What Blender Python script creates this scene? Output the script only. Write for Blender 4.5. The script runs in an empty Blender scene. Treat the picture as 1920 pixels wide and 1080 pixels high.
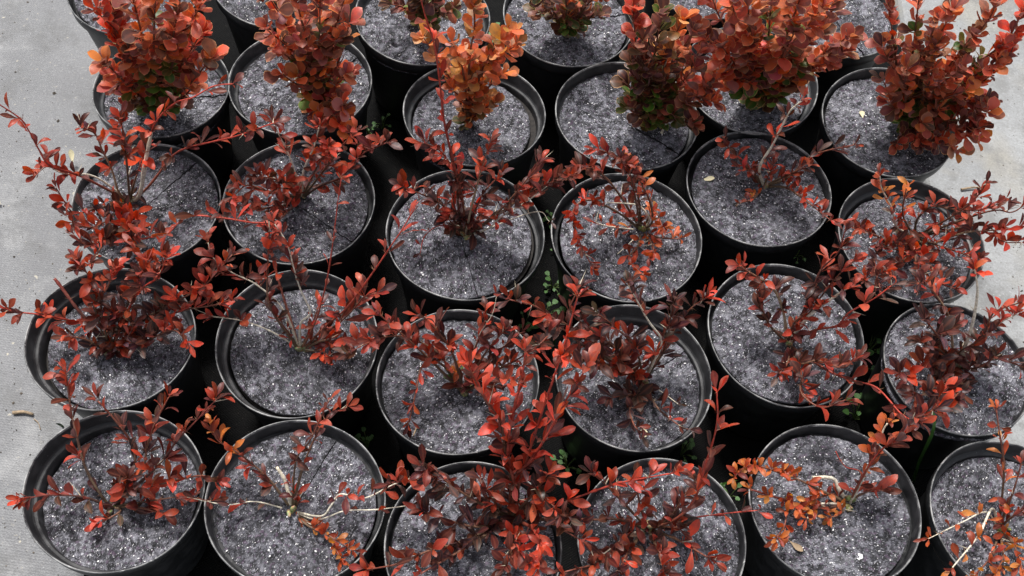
import bpy, bmesh, math, random
from mathutils import Vector, Matrix, noise

random.seed(7)
scene = bpy.context.scene
COL = scene.collection

# ------------------------------------------------------------------ camera
RIM = 0.095                 # outer radius of a pot's rim, metres
POT_H = 0.160               # height of a pot
FOCAL = 2011.57             # focal length in pixels of the 1920 wide photograph
PITCH, ROLL = 1.040623, 0.10882
CAM = Vector((0, 0, POT_H + 11.93694 * RIM))
FW = Vector((0, math.cos(PITCH), -math.sin(PITCH)))
_rt, _up = Vector((1, 0, 0)), Vector((0, math.sin(PITCH), math.cos(PITCH)))
RT = _rt * math.cos(ROLL) + _up * math.sin(ROLL)
UP = _up * math.cos(ROLL) - _rt * math.sin(ROLL)
cd = bpy.data.cameras.new('camera'); cam = bpy.data.objects.new('camera', cd); COL.objects.link(cam)
cd.sensor_fit = 'HORIZONTAL'; cd.sensor_width = 36.0; cd.lens = FOCAL / 1920 * 36
cd.clip_start = 0.02; cd.clip_end = 200
m = Matrix((RT, UP, -FW)).transposed().to_4x4(); m.translation = CAM
cam.matrix_world = m
scene.camera = cam

def at(u, v, z):
    """the point at height z that the photograph shows at pixel u, v (1920 x 1080)"""
    d = FW + RT * ((u - 960) / FOCAL) - UP * ((v - 540) / FOCAL)
    return CAM + d * ((z - CAM.z) / d.z)

# ------------------------------------------------------------------ light
SUN_EL, SUN_AZ = math.radians(64), math.radians(-24)      # azimuth from +Y towards +X
w = bpy.data.worlds.new('World'); scene.world = w; w.use_nodes = True
nt = w.node_tree; nt.nodes.clear()
sky = nt.nodes.new('ShaderNodeTexSky'); sky.sky_type = 'NISHITA'; sky.sun_disc = False
sky.sun_elevation = SUN_EL; sky.sun_rotation = SUN_AZ
sky.air_density = 1.0; sky.dust_density = 4.0; sky.ozone_density = 1.0
hs = nt.nodes.new('ShaderNodeHueSaturation'); hs.inputs['Saturation'].default_value = 0.35
bg = nt.nodes.new('ShaderNodeBackground'); bg.inputs['Strength'].default_value = 0.11
wo = nt.nodes.new('ShaderNodeOutputWorld')
nt.links.new(sky.outputs[0], hs.inputs['Color']); nt.links.new(hs.outputs[0], bg.inputs['Color']); nt.links.new(bg.outputs[0], wo.inputs[0])
sd = bpy.data.lights.new('sun', 'SUN'); sd.energy = 2.6; sd.angle = math.radians(9); sd.color = (1.0, 0.975, 0.945)
sun = bpy.data.objects.new('sun', sd); COL.objects.link(sun)
sdir = Vector((math.sin(SUN_AZ) * math.cos(SUN_EL), math.cos(SUN_AZ) * math.cos(SUN_EL), math.sin(SUN_EL)))
sun.rotation_euler = sdir.to_track_quat('Z', 'Y').to_euler()
sun.location = (0, 1, 4)
scene.view_settings.view_transform = 'Standard'; scene.view_settings.look = 'None'
scene.view_settings.exposure = 0.78; scene.view_settings.gamma = 1.0
scene.view_settings.use_curve_mapping = False
scene.render.engine = 'CYCLES'
cy = scene.cycles; cy.max_bounces = 5; cy.diffuse_bounces = 3; cy.glossy_bounces = 2; cy.transmission_bounces = 3
cy.caustics_reflective = cy.caustics_refractive = False

# ------------------------------------------------------------------ materials
def newmat(name):
    mt = bpy.data.materials.new(name); mt.use_nodes = True
    n = mt.node_tree; n.nodes.clear()
    out = n.nodes.new('ShaderNodeOutputMaterial'); b = n.nodes.new('ShaderNodeBsdfPrincipled')
    n.links.new(b.outputs[0], out.inputs[0])
    return mt, n, b, out
class N:
    """small helper for node trees"""
    def __init__(s, n): s.n = n
    def new(s, t, **k):
        x = s.n.nodes.new(t)
        for a, v in k.items(): setattr(x, a, v)
        return x
    def link(s, a, b): s.n.links.new(a, b)
    def noise(s, vec, scale, detail=3, rough=.55):
        x = s.new('ShaderNodeTexNoise'); x.inputs['Scale'].default_value = scale
        x.inputs['Detail'].default_value = detail; x.inputs['Roughness'].default_value = rough
        s.link(vec, x.inputs['Vector']); return x.outputs['Fac']
    def ramp(s, fac, stops):
        x = s.new('ShaderNodeValToRGB'); e = x.color_ramp.elements
        while len(e) < len(stops): e.new(.5)
        for i, (p, c) in enumerate(stops):
            e[i].position = p; e[i].color = (*((c, c, c) if isinstance(c, (int, float)) else c), 1)
        s.link(fac, x.inputs[0]); return x.outputs[0]
    def mix(s, fac, a, b, mode='MIX'):
        x = s.new('ShaderNodeMix', data_type='RGBA', blend_type=mode)
        for sock, v in ((x.inputs[0], fac), (x.inputs[6], a), (x.inputs[7], b)):
            if isinstance(v, (int, float)): sock.default_value = v
            elif isinstance(v, tuple): sock.default_value = (*v, 1)
            else: s.link(v, sock)
        return x.outputs[2]
    def math(s, op, a, b=0.0):
        x = s.new('ShaderNodeMath', operation=op)
        for sock, v in ((x.inputs[0], a), (x.inputs[1], b)):
            if isinstance(v, (int, float)): sock.default_value = v
            else: s.link(v, sock)
        return x.outputs[0]
    def bump(s, h, strength, dist):
        x = s.new('ShaderNodeBump'); x.inputs['Strength'].default_value = strength; x.inputs['Distance'].default_value = dist
        s.link(h, x.inputs['Height']); return x.outputs[0]

def mat_plastic():
    mt, n, b, o = newmat('black_plastic'); k = N(n)
    tc = k.new('ShaderNodeTexCoord').outputs['Object']
    f = k.noise(tc, 45, 5, .65); g = k.noise(tc, 420, 2)
    mp = k.new('ShaderNodeMapping'); mp.inputs['Scale'].default_value = (60, 60, 900); k.link(tc, mp.inputs[0])
    rings = k.noise(mp.outputs[0], 1.0, 2)
    dust = k.ramp(f, [(.45, 0.0), (.72, 1.0)])
    col = k.mix(dust, (.012, .013, .014), (.030, .031, .033))
    col = k.mix(k.ramp(g, [(.68, 0.0), (.74, 1.0)]), col, (.09, .09, .09))
    k.link(col, b.inputs['Base Color'])
    k.link(k.ramp(f, [(.3, .36), (.7, .58)]), b.inputs['Roughness'])
    k.link(k.bump(k.math('ADD', rings, k.math('MULTIPLY', g, .5)), .25, .0006), b.inputs['Normal'])
    return mt
def mat_inner():
    mt = PLASTIC.copy(); mt.name = 'dusty_inner_plastic'
    for x in mt.node_tree.nodes:
        if x.type == 'MIX' and tuple(round(q, 3) for q in x.inputs[6].default_value[:3]) == (.012, .013, .014):
            x.inputs[6].default_value = (.013, .0135, .0145, 1); x.inputs[7].default_value = (.060, .060, .062, 1)
    return mt
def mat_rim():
    mt, n, b, o = newmat('scuffed_rim_painted_sheen'); k = N(n)
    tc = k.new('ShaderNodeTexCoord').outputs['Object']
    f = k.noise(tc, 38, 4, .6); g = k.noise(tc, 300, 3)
    col = k.mix(k.ramp(f, [(.42, 0.0), (.62, 1.0)]), (.045, .046, .048), (.27, .27, .265))  # pale tones paint the lip's sky highlight along with real scuffs
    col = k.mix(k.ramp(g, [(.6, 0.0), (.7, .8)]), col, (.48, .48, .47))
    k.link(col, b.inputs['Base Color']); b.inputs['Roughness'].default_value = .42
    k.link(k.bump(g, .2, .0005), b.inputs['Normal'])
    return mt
def mat_felt():
    mt, n, b, o = newmat('grey_felt_mulch'); k = N(n)
    tc = k.new('ShaderNodeTexCoord').outputs['Object']
    oi = k.new('ShaderNodeObjectInfo')
    add = k.new('ShaderNodeVectorMath', operation='ADD'); k.link(tc, add.inputs[0])
    mul = k.new('ShaderNodeVectorMath', operation='SCALE'); mul.inputs[0].default_value = (1.3, 2.1, .7)
    k.link(oi.outputs['Random'], mul.inputs['Scale']); k.link(mul.outputs[0], add.inputs[1])
    v = add.outputs[0]
    big = k.noise(v, 24, 3, .6); mid = k.noise(v, 170, 3, .7); fine = k.noise(v, 560, 2, .7)
    mp = k.new('ShaderNodeMapping'); mp.inputs['Scale'].default_value = (1, 2.4, 1); mp.inputs['Rotation'].default_value = (0, 0, .8); k.link(v, mp.inputs[0])
    fib = k.noise(mp.outputs[0], 330, 2, .6)
    clump = k.noise(v, 108, 4, .75)
    base = k.mix(k.ramp(mid, [(.42, 0.0), (.60, 1.0)]), (.030, .030, .037), (.168, .166, .194))
    base = k.mix(k.ramp(fine, [(.38, .75), (.48, 0.0)]), base, (.018, .018, .022))
    base = k.mix(k.ramp(clump, [(.435, 1.0), (.50, 0.0)]), base, (.008, .008, .010))
    base = k.mix(k.ramp(clump, [(.54, 0.0), (.64, .6)]), base, (.29, .288, .325))
    base = k.mix(k.ramp(fib, [(.60, 0.0), (.69, .9)]), base, (.54, .54, .58))
    base = k.mix(k.ramp(big, [(.36, .5), (.54, 0.0)]), base, (.030, .030, .036))
    base = k.mix(k.ramp(big, [(.56, 0.0), (.70, .3)]), base, (.34, .34, .37))
    base = k.mix(k.ramp(k.noise(v, 230, 0), [(.66, 0.0), (.72, .45)]), base, (.10, .06, .105))
    k.link(base, b.inputs['Base Color']); b.inputs['Roughness'].default_value = .8
    h = k.math('ADD', k.math('MULTIPLY', mid, 1.2), k.math('MULTIPLY', fine, .6))
    k.link(k.bump(h, 1.0, .0030), b.inputs['Normal'])
    return mt
def mat_plain(name, c, rough=.7, var=.25, scale=120, spec=.5):
    mt, n, b, o = newmat(name); k = N(n)
    tc = k.new('ShaderNodeTexCoord').outputs['Object']
    f = k.noise(tc, scale, 3)
    k.link(k.mix(k.ramp(f, [(.3, 0.0), (.7, 1.0)]), tuple(x * (1 - var) for x in c), tuple(min(1, x * (1 + var)) for x in c)), b.inputs['Base Color'])
    b.inputs['Roughness'].default_value = rough; b.inputs['Specular IOR Level'].default_value = spec
    k.link(k.bump(f, .3, .001), b.inputs['Normal'])
    return mt
def mat_leaf():
    mt, n, b, o = newmat('barberry_leaf'); k = N(n)
    oi = k.new('ShaderNodeObjectInfo')
    col = oi.outputs['Color']
    tc = k.new('ShaderNodeTexCoord').outputs['Object']
    at_e = k.new('ShaderNodeAttribute', attribute_name='edge').outputs['Fac']
    at_r = k.new('ShaderNodeAttribute', attribute_name='rib').outputs['Fac']
    add = k.new('ShaderNodeVectorMath', operation='ADD'); k.link(tc, add.inputs[0]); k.link(oi.outputs['Random'], add.inputs[1])
    f = k.noise(add.outputs[0], 3.2, 4, .65)
    hsv = k.new('ShaderNodeHueSaturation'); hsv.inputs['Value'].default_value = .5; hsv.inputs['Saturation'].default_value = .85
    k.link(col, hsv.inputs['Color'])
    c = k.mix(k.ramp(f, [(.38, 0.0), (.66, .85)]), col, hsv.outputs[0])
    # pale margin, as strong as the leaf's alpha says
    marg = k.mix(.75, col, (.80, .44, .20))
    c = k.mix(k.math('MULTIPLY', k.ramp(at_e, [(.35, 0.0), (.9, 1.0)]), oi.outputs['Alpha']), c, marg)
    c = k.mix(k.math('MULTIPLY', k.ramp(at_r, [(.55, 0.0), (1.0, 1.0)]), .35), c, k.mix(.5, col, (.5, .16, .09)))
    # underside: paler, glaucous
    geo = k.new('ShaderNodeNewGeometry')
    under = k.mix(.3, c, (.27, .16, .15))
    c = k.mix(geo.outputs['Backfacing'], c, under)
    k.link(c, b.inputs['Base Color']); k.link(k.ramp(f, [(.3, .34), (.7, .56)]), b.inputs['Roughness'])
    b.inputs['Specular IOR Level'].default_value = .36
    k.link(k.bump(f, .25, .0006), b.inputs['Normal'])
    tr = k.new('ShaderNodeBsdfTranslucent')
    th = k.new('ShaderNodeHueSaturation'); th.inputs['Saturation'].default_value = 1.12; th.inputs['Value'].default_value = 1.7; k.link(c, th.inputs['Color'])
    k.link(th.outputs[0], tr.inputs['Color'])
    mx = k.new('ShaderNodeMixShader'); mx.inputs[0].default_value = .36
    k.link(b.outputs[0], mx.inputs[1]); k.link(tr.outputs[0], mx.inputs[2]); k.link(mx.outputs[0], o.inputs[0])
    return mt
def mat_stem():
    mt, n, b, o = newmat('barberry_stem'); k = N(n)
    c = k.new('ShaderNodeAttribute', attribute_name='tint').outputs['Color']
    tc = k.new('ShaderNodeTexCoord').outputs['Object']
    f = k.noise(tc, 350, 3, .6)
    hsv = k.new('ShaderNodeHueSaturation'); hsv.inputs['Value'].default_value = .45; k.link(c, hsv.inputs['Color'])
    k.link(k.mix(k.ramp(f, [(.4, 0.0), (.68, .9)]), c, hsv.outputs[0]), b.inputs['Base Color'])
    b.inputs['Roughness'].default_value = .55
    k.link(k.bump(f, .4, .0006), b.inputs['Normal'])
    return mt
def mat_fabric():
    mt, n, b, o = newmat('woven_ground_fabric'); k = N(n)
    tc = k.new('ShaderNodeTexCoord').outputs['Object']
    mp = k.new('ShaderNodeMapping'); mp.inputs['Rotation'].default_value = (0, 0, .035); k.link(tc, mp.inputs[0])
    sep = k.new('ShaderNodeSeparateXYZ'); k.link(mp.outputs[0], sep.inputs[0])
    X, Y = k.math('MULTIPLY', sep.outputs[0], 2 * math.pi / .0046), k.math('MULTIPLY', sep.outputs[1], 2 * math.pi / .0034)
    weave = k.math('MULTIPLY', k.math('SINE', X), k.math('SINE', Y))
    weft = k.math('ABSOLUTE', k.math('SINE', k.math('MULTIPLY', Y, .5)))
    big = k.noise(tc, 3.0, 5, .6); mid = k.noise(tc, 17, 4, .6); fine = k.noise(tc, 330, 3, .7); sp = k.noise(tc, 140, 2)
    col = k.mix(k.ramp(big, [(.3, 0.0), (.72, 1.0)]), (.135, .138, .143), (.235, .238, .242))
    col = k.mix(k.ramp(mid, [(.35, .45), (.62, 0.0)]), col, (.13, .13, .135))
    col = k.mix(k.ramp(fine, [(.35, .55), (.6, 0.0)]), col, (.11, .11, .115))
    col = k.mix(k.ramp(fine, [(.6, 0.0), (.78, .7)]), col, (.5, .5, .49))
    col = k.mix(k.ramp(sp, [(.66, 0.0), (.74, .6)]), col, (.42, .38, .3))
    col = k.mix(k.ramp(weave, [(.1, .22), (.6, 0.0)]), col, (.08, .08, .085))
    blot = k.noise(tc, 7.5, 5, .72)
    col = k.mix(k.ramp(blot, [(.52, 0.0), (.68, .4)]), col, (.35, .35, .346))
    col = k.mix(k.ramp(k.noise(tc, 11, 6, .75), [(.37, .7), (.48, 0.0)]), col, (.10, .10, .10))
    col = k.mix(k.ramp(k.noise(tc, 70, 2), [(.70, 0.0), (.76, .7)]), col, (.46, .42, .33))
    k.link(col, b.inputs['Base Color']); b.inputs['Roughness'].default_value = .62
    h = k.math('ADD', k.math('ADD', k.math('MULTIPLY', weave, .25), k.math('MULTIPLY', weft, .45)), k.math('MULTIPLY', fine, 1.2))
    k.link(k.bump(h, .6, .0009), b.inputs['Normal'])
    return mt
def mat_concrete():
    mt, n, b, o = newmat('stained_concrete'); k = N(n)
    tc = k.new('ShaderNodeTexCoord').outputs['Object']
    big = k.noise(tc, 5.0, 4, .6); mid = k.noise(tc, 42, 4, .65); fine = k.noise(tc, 300, 3, .75); st = k.noise(tc, 9, 3)
    col = k.mix(k.ramp(big, [(.3, 0.0), (.7, 1.0)]), (.215, .222, .225), (.30, .307, .307))
    col = k.mix(k.ramp(mid, [(.35, .4), (.6, 0.0)]), col, (.17, .172, .172))
    col = k.mix(k.ramp(st, [(.54, 0.0), (.70, .45)]), col, (.26, .235, .175))
    col = k.mix(k.ramp(k.noise(tc, 13, 5, .7), [(.40, .65), (.50, 0.0)]), col, (.15, .15, .145))
    col = k.mix(k.ramp(fine, [(.33, .6), (.52, 0.0)]), col, (.17, .165, .16))
    col = k.mix(k.ramp(fine, [(.62, 0.0), (.75, .6)]), col, (.54, .54, .52))
    k.link(col, b.inputs['Base Color']); b.inputs['Roughness'].default_value = .85
    k.link(k.bump(k.math('ADD', mid, k.math('MULTIPLY', fine, .7)), .6, .0014), b.inputs['Normal'])
    return mt

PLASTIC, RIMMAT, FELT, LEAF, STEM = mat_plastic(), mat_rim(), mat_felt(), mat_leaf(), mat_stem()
INNER = mat_inner()
GRAIN = mat_plain('white_stone_and_glint', (.88, .87, .86), .3, .1, 300)
SOIL = mat_plain('dark_potting_soil', (.022, .019, .017), .9, .5, 220)
WEED = mat_plain('green_weed_leaf', (.045, .125, .02), .5, .35, 160)
DRY = mat_plain('dry_leaf_scrap', (.62, .56, .36), .6, .25, 200)
WOOD = mat_plain('dry_twig_wood', (.26, .19, .12), .8, .35, 260)

# ------------------------------------------------------------------ helpers
def link(name, data, parent=None, mat=None):
    o = bpy.data.objects.new(name, data); COL.objects.link(o)
    if parent is not None: o.parent = parent
    if mat is not None and data is not None and not data.materials: data.materials.append(mat)
    return o
def smooth(me):
    me.polygons.foreach_set('use_smooth', [True] * len(me.polygons)); return me
def tag(o, label=None, cat=None, group=None, kind=None):
    for a, v in (('label', label), ('category', cat), ('group', group), ('kind', kind)):
        if v: o[a] = v
    return o
def lathe(name, prof, segs=72, wob=None):
    """closed or open profile [(r, z)] turned about z; wob(angle) scales the radius"""
    vs, fs = [], []
    for i in range(segs):
        a = 2 * math.pi * i / segs; c, s = math.cos(a), math.sin(a)
        q = wob(a) if wob else 1
        for r, z in prof: vs.append((r * q * c, r * q * s, z))
    P = len(prof)
    for i in range(segs):
        j = (i + 1) % segs
        for q in range(P - 1): fs.append((i * P + q, j * P + q, j * P + q + 1, i * P + q + 1))
    me = bpy.data.meshes.new(name); me.from_pydata(vs, [], fs); me.update(); return smooth(me)
def frame_from(d, hint):
    d = d.normalized(); x = d.cross(hint)
    if x.length < 1e-4: x = d.orthogonal()
    x.normalize(); return x, d, x.cross(d)           # x across, y along, z = leaf normal

# ------------------------------------------------------------------ the ground
def sheet(name, x0, x1, y0, y1, z, mat):
    me = bpy.data.meshes.new(name); me.from_pydata([(x0, y0, z), (x1, y0, z), (x1, y1, z), (x0, y1, z)], [], [(0, 1, 2, 3)]); me.update()
    return tag(link(name, me, None, mat), kind='structure')
sheet('ground', -60, 60, -60, 60, 0.0, mat_fabric())
def mat_bed():
    mt, n, b, o = newmat('black_woven_bed_fabric'); k = N(n)
    tc = k.new('ShaderNodeTexCoord').outputs['Object']; sep = k.new('ShaderNodeSeparateXYZ'); k.link(tc, sep.inputs[0])
    wv = k.math('MULTIPLY', k.math('SINE', k.math('MULTIPLY', sep.outputs[0], 2 * math.pi / .0046)), k.math('SINE', k.math('MULTIPLY', sep.outputs[1], 2 * math.pi / .0034)))
    f = k.noise(tc, 60, 3, .7); g = k.noise(tc, 420, 2)
    c = k.mix(k.ramp(f, [(.4, 0.0), (.75, 1.0)]), (.003, .003, .0034), (.007, .0068, .0065))  # black fabric, its tone sunk further to paint shade into the gaps
    c = k.mix(k.ramp(g, [(.66, 0.0), (.74, .6)]), c, (.06, .052, .042))
    k.link(k.mix(k.ramp(wv, [(.0, .6), (.5, 0.0)]), c, (.003, .003, .003)), b.inputs['Base Color']); b.inputs['Roughness'].default_value = .6
    b.inputs['Specular IOR Level'].default_value = .06
    k.link(k.bump(k.math('ADD', wv, g), .5, .0008), b.inputs['Normal'])
    return mt
BED = mat_bed()
bl = [at(150, 1300, 0), at(165, 930, 0), at(180, 640, 0), at(235, 380, 0), at(275, 170, 0), at(330, -10, 0), at(400, -420, 0)]
br = [at(2300, 1300, 0), at(1990, 930, 0), at(1830, 640, 0), at(1760, 430, 0), at(1730, 250, 0), at(1690, 60, 0), at(1640, -300, 0)]
vs = [(p.x, p.y, .004) for q in zip(bl, br) for p in q]
me = bpy.data.meshes.new('weed_mat'); me.from_pydata(vs, [], [(2 * i, 2 * i + 1, 2 * i + 3, 2 * i + 2) for i in range(6)]); me.update()
tag(link('bed_ground', me, None, BED), kind='structure')
# concrete path along the far side of the bed, a slab with a chamfered edge
pe = [at(1850, 1060, .012), at(1770, 620, .012), at(1740, 330, .012), at(1690, 60, .012), at(1650, -220, .012)]
d = (pe[-1] - pe[0]).normalized(); a0 = pe[0] - d * 3; a1 = pe[-1] + d * 12
nrm = Vector((d.y, -d.x, 0))
vs = []
for p in (a0, a1):
    for off, z in ((-.006, 0.0), (0, .010), (.004, .014), (14, .014)): vs.append(tuple(p + nrm * off)[:2] + (z,))
me = bpy.data.meshes.new('path'); me.from_pydata(vs, [], [(i, i + 1, i + 5, i + 4) for i in range(3)]); me.update()
tag(link('path', me, None, mat_concrete()), kind='structure')

# ------------------------------------------------------------------ pots: place in rim radii, x and y stretch, depth of disc (m), slit angle
POTS = {
 'A1': (-4.233, 3.773, 1.015, .971, 0.031, 80), 'A2': (-2.224, 3.837, 1.02, 1.01, 0.019, 70), 'A3': (-.119, 3.556, 1.014, 1.007, 0.014, 200),
 'A4': (2.003, 3.974, .968, .983, 0.019, 300), 'A5': (4.043, 4.542, 1.013, 1.007, 0.016, 190), 'A6': (6.079, 4.789, 1, 1, 0.027, 255),
 'B1': (-4.81, 5.696, 1.024, .983, 0.031, 310), 'B2': (-2.535, 5.916, 1.01, 1.02, 0.027, 120), 'B3': (-.521, 5.579, .994, .996, 0.019, 210),
 'B4': (1.624, 5.853, .975, 1.017, 0.025, 40), 'B5': (3.543, 6.759, 1.001, 1.04, 0.011, 225), 'B6': (5.74, 6.369, .93, .95, 0.009, 235),
 'C1': (-4.94, 7.686, .971, .956, 0.013, 60), 'C2': (-2.991, 7.99, 1.0, 1.0, 0.016, 330), 'C3': (-.702, 7.8, 1.05, 1.05, 0.011, 290),
 'C4': (1.536, 8.06, 1.01, 1.02, 0.013, 100), 'C5': (3.209, 9.075, 1, .997, 0.009, 185), 'C6': (5.344, 8.411, 1, 1, 0.027, 20),
 'D1': (-5.225, 9.586, .94, .92, 0.025, 15), 'D2': (-3.298, 9.98, 1.02, 1.005, 0.016, 45), 'D3': (-.769, 9.67, 1.015, .96, 0.023, 150),
 'D4': (1.383, 10.05, 1.03, .997, 0.017, 330), 'D5': (3.332, 11.09, 1.01, 1.02, 0.027, 10), 'D6': (5.201, 10.416, .978, 1.02, 0.016, 170),
 'E1': (-6.115, 11.523, 1, 1, 0.013, 0), 'E2': (-4.076, 11.93, 1, 1, 0.013, 30), 'E3': (-1.805, 11.494, 1.01, 1.005, 0.017, 90),
 'E4': (.39, 11.812, 1.015, 1.01, 0.014, 20), 'E5': (2.559, 13.064, 1, 1, 0.014, 200), 'E6': (4.323, 12.335, 1, 1, 0.012, 300),
}
pos = {k: [v[0], v[1]] for k, v in POTS.items()}
for it in range(60):                                  # neighbours touch, they do not overlap
    for a in pos:
        for b in pos:
            if a < b:
                dx, dy = pos[b][0] - pos[a][0], pos[b][1] - pos[a][1]; dd = math.hypot(dx, dy)
                if dd > 2.3: continue
                t = math.atan2(dy, dx)
                need = sum(math.hypot(POTS[q][2] * math.cos(t), POTS[q][3] * math.sin(t)) for q in (a, b)) + .02
                if dd < need:
                    s = (need - dd) / dd * .5
                    pos[a][0] -= dx * s; pos[a][1] -= dy * s; pos[b][0] += dx * s; pos[b][1] += dy * s

R = RIM; H = POT_H
def pot_meshes(i):
    rnd = random.Random(40 + i); ph = [rnd.uniform(0, 6.28) for _ in range(4)]; am = rnd.uniform(.006, .014)
    wob = lambda a: 1 + am * math.sin(2 * a + ph[0]) + .003 * math.sin(3 * a + ph[1]) + .0015 * math.sin(7 * a + ph[2])
    # body: outside wall from under the lip to the foot, underside, inside wall
    wall = lathe('pot_wall', [(R - .0014, H - .003), (R - .0006, H - .0055), (R - .0012, H - .0185), (R - .0022, H - .0198), (R - .0060, H - .0202), (R - .0078, H - .03), (.0745, .012), (.0725, .004), (.069, 0.0008), (.02, .003), (.0005, .003)], 96, wob)
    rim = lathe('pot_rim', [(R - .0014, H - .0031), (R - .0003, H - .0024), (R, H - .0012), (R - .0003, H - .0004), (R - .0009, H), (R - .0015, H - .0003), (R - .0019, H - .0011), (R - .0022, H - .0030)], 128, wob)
    ledge = lathe('pot_ledge', [(R - .0022, H - .0030), (R - .0044, H - .0200), (R - .0054, H - .0211), (R - .0088, H - .0214), (R - .0098, H - .0221), (R - .0102, H - .0236), (R - .0135, H - .05), (.07, .02)], 128, wob)
    return wall, rim, ledge
POTM = [pot_meshes(i) for i in range(5)]
SOILM = lathe('soil', [(.0005, 0), (.03, .001), (.06, -.001), (R - .0095, -.001)], 48)

def relief(p, off):
    return .0030 * noise.noise(p * 22 + off) + .0020 * noise.noise(p * 95 + off) + .0022 * noise.noise(p * 240 + off)
def disc_mesh(i):
    """round felt mulch mat with one radial slit and a hole for the stem"""
    rnd = random.Random(90 + i); off = Vector((rnd.random() * 40, rnd.random() * 40, rnd.random() * 40))
    NR, NA = 44, 200; vs, fs = [], []
    r0, r1 = .0008, R - .0058
    slit = .0003
    for a in range(NA + 1):
        for q in range(NR + 1):
            r = r0 + (r1 - r0) * q / NR
            g = slit * (1 + .8 * noise.noise(Vector((r * 60, i, 0)))) / max(r, .01) * min(1, r / .01)
            t = g + (2 * math.pi - 2 * g) * a / NA
            rr = r * (1 + .012 * noise.noise(Vector((math.cos(t) * 2, math.sin(t) * 2, i * 3))) * q / NR)
            p = Vector((rr * math.cos(t), rr * math.sin(t), 0))
            z = relief(p, off)
            lift = .0016 * max(0, 1 - min(a, 6) / 6) * (q / NR)          # one lip of the slit stands proud
            vs.append((p.x, p.y, z + lift - (.0006 if a > NA - 2 else 0)))
    W = NR + 1
    for a in range(NA):
        for q in range(NR): fs.append((a * W + q, a * W + q + 1, (a + 1) * W + q + 1, (a + 1) * W + q))
    n0 = len(vs)                                       # turned-down outer edge
    ring = []
    for a in range(NA + 1):
        x, y, z = vs[a * W + NR]; s = 1 - .0006 / R
        vs.append((x * s, y * s, z - .005)); ring.append(n0 + a)
    for a in range(NA): fs.append((a * W + NR, ring[a], ring[a + 1], (a + 1) * W + NR))
    me = bpy.data.meshes.new('mulch_disc'); me.from_pydata(vs, [], fs); me.update(); smooth(me)
    # white grains that paint in the glints of mica and wet fibres
    gv, gf = [], []
    for _ in range(520):
        r = math.sqrt(rnd.random()) * (r1 - .004); t = rnd.uniform(.05, 6.2)
        p = Vector((r * math.cos(t), r * math.sin(t), 0))
        p.z = relief(p, off)
        s = min(.0011, .00042 * math.exp(rnd.gauss(0, .58))); b0 = len(gv)
        e = Matrix.Rotation(rnd.uniform(0, 6.28), 3, Vector((rnd.gauss(0, 1), rnd.gauss(0, 1), rnd.gauss(0, 1))).normalized())
        for c in ((1.5, 0, 0), (-1.5, 0, 0), (0, 1, 0), (0, -1, 0), (0, 0, .8), (0, 0, -.8)):
            gv.append(tuple(p + e @ (Vector(c) * s * rnd.uniform(.6, 1.3)) + Vector((0, 0, s * .3))))
        for x in ((0, 2, 4), (2, 1, 4), (1, 3, 4), (3, 0, 4), (2, 0, 5), (1, 2, 5), (3, 1, 5), (0, 3, 5)): gf.append(tuple(b0 + y for y in x))
    gm = bpy.data.meshes.new('glint_grains'); gm.from_pydata(gv, [], gf); gm.update()
    return me, gm
DISCM = [disc_mesh(i) for i in range(5)]

LABELS = {
 'A1': 'potted barberry at the front corner by the grey fabric, ledge showing inside its pot',
 'A2': 'front-row potted barberry, mostly bare pale stems forking over a glittering grey disc',
 'A3': 'front-row potted barberry with the biggest bright red leaves and a tall branching shoot',
 'A4': 'front-row potted barberry with maroon leaves and one tall shoot leaning over its far rim',
 'A5': 'potted barberry with small orange leaves and bare stems, slit grey disc mostly open',
 'A6': 'potted barberry with orange tufts cut by the frame edge, front row end near the path',
 'B1': 'second-row potted barberry by the fabric with a dense maroon crown and dark cut stick',
 'B2': 'second-row potted barberry with bent bare white twigs and a thin red upright shoot',
 'B3': 'second-row potted barberry with red rosettes over its far rim and yellowish stump',
 'B4': 'second-row potted barberry with grey-maroon leaves spilling over its shaded far rim',
 'B5': 'second-row potted barberry in a tilted-looking pot with pale rim and thick pale branch',
 'B6': 'second-row potted barberry of dark maroon leaves with a grass blade beside its pot',
 'C1': 'third-row potted barberry by the fabric with one thick white stem standing upright',
 'C2': 'third-row potted barberry with star-like red rosettes between white-stemmed and tall-shoot plants',
 'C3': 'middle potted barberry with a dark tuft at the centre and one very tall red shoot',
 'C4': 'middle potted barberry with few small red leaves, bare twigs and a drooping red chain',
 'C5': 'potted barberry with a pale slanting stem and a pale yellow leaf scrap on its disc',
 'C6': 'third-row potted barberry beside the path spreading red sprays out over the concrete',
 'D1': 'upright potted barberry by the fabric, dense pink-red round leaves with green ones below',
 'D2': 'upright potted barberry with muted pink leaves above and orange-red ones low down',
 'D3': 'potted barberry with bright orange leaf clusters and a wide dark gap beside its disc',
 'D4': 'dense upright potted barberry with dark leaves, green inside, and a twisted pale stump',
 'D5': 'largest upright potted barberry with broad pink-red leaves edged in yellow',
 'D6': 'upright potted barberry leaning out over the path with red tips',
 'E1': 'black pot in the far row at the fabric edge, partly behind pink-red leaves',
 'E2': 'far-row potted barberry between the fabric-edge pot and the shaded olive plant',
 'E3': 'far-row potted barberry with dark olive leaves behind the tall red shoot',
 'E4': 'far-row potted barberry with olive and orange leaves over a wide dark disc',
 'E5': 'far-row black pot mostly out of frame behind the dark dense plant',
 'E6': 'far-row black pot behind the largest upright plant, beside the path',
}

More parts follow.
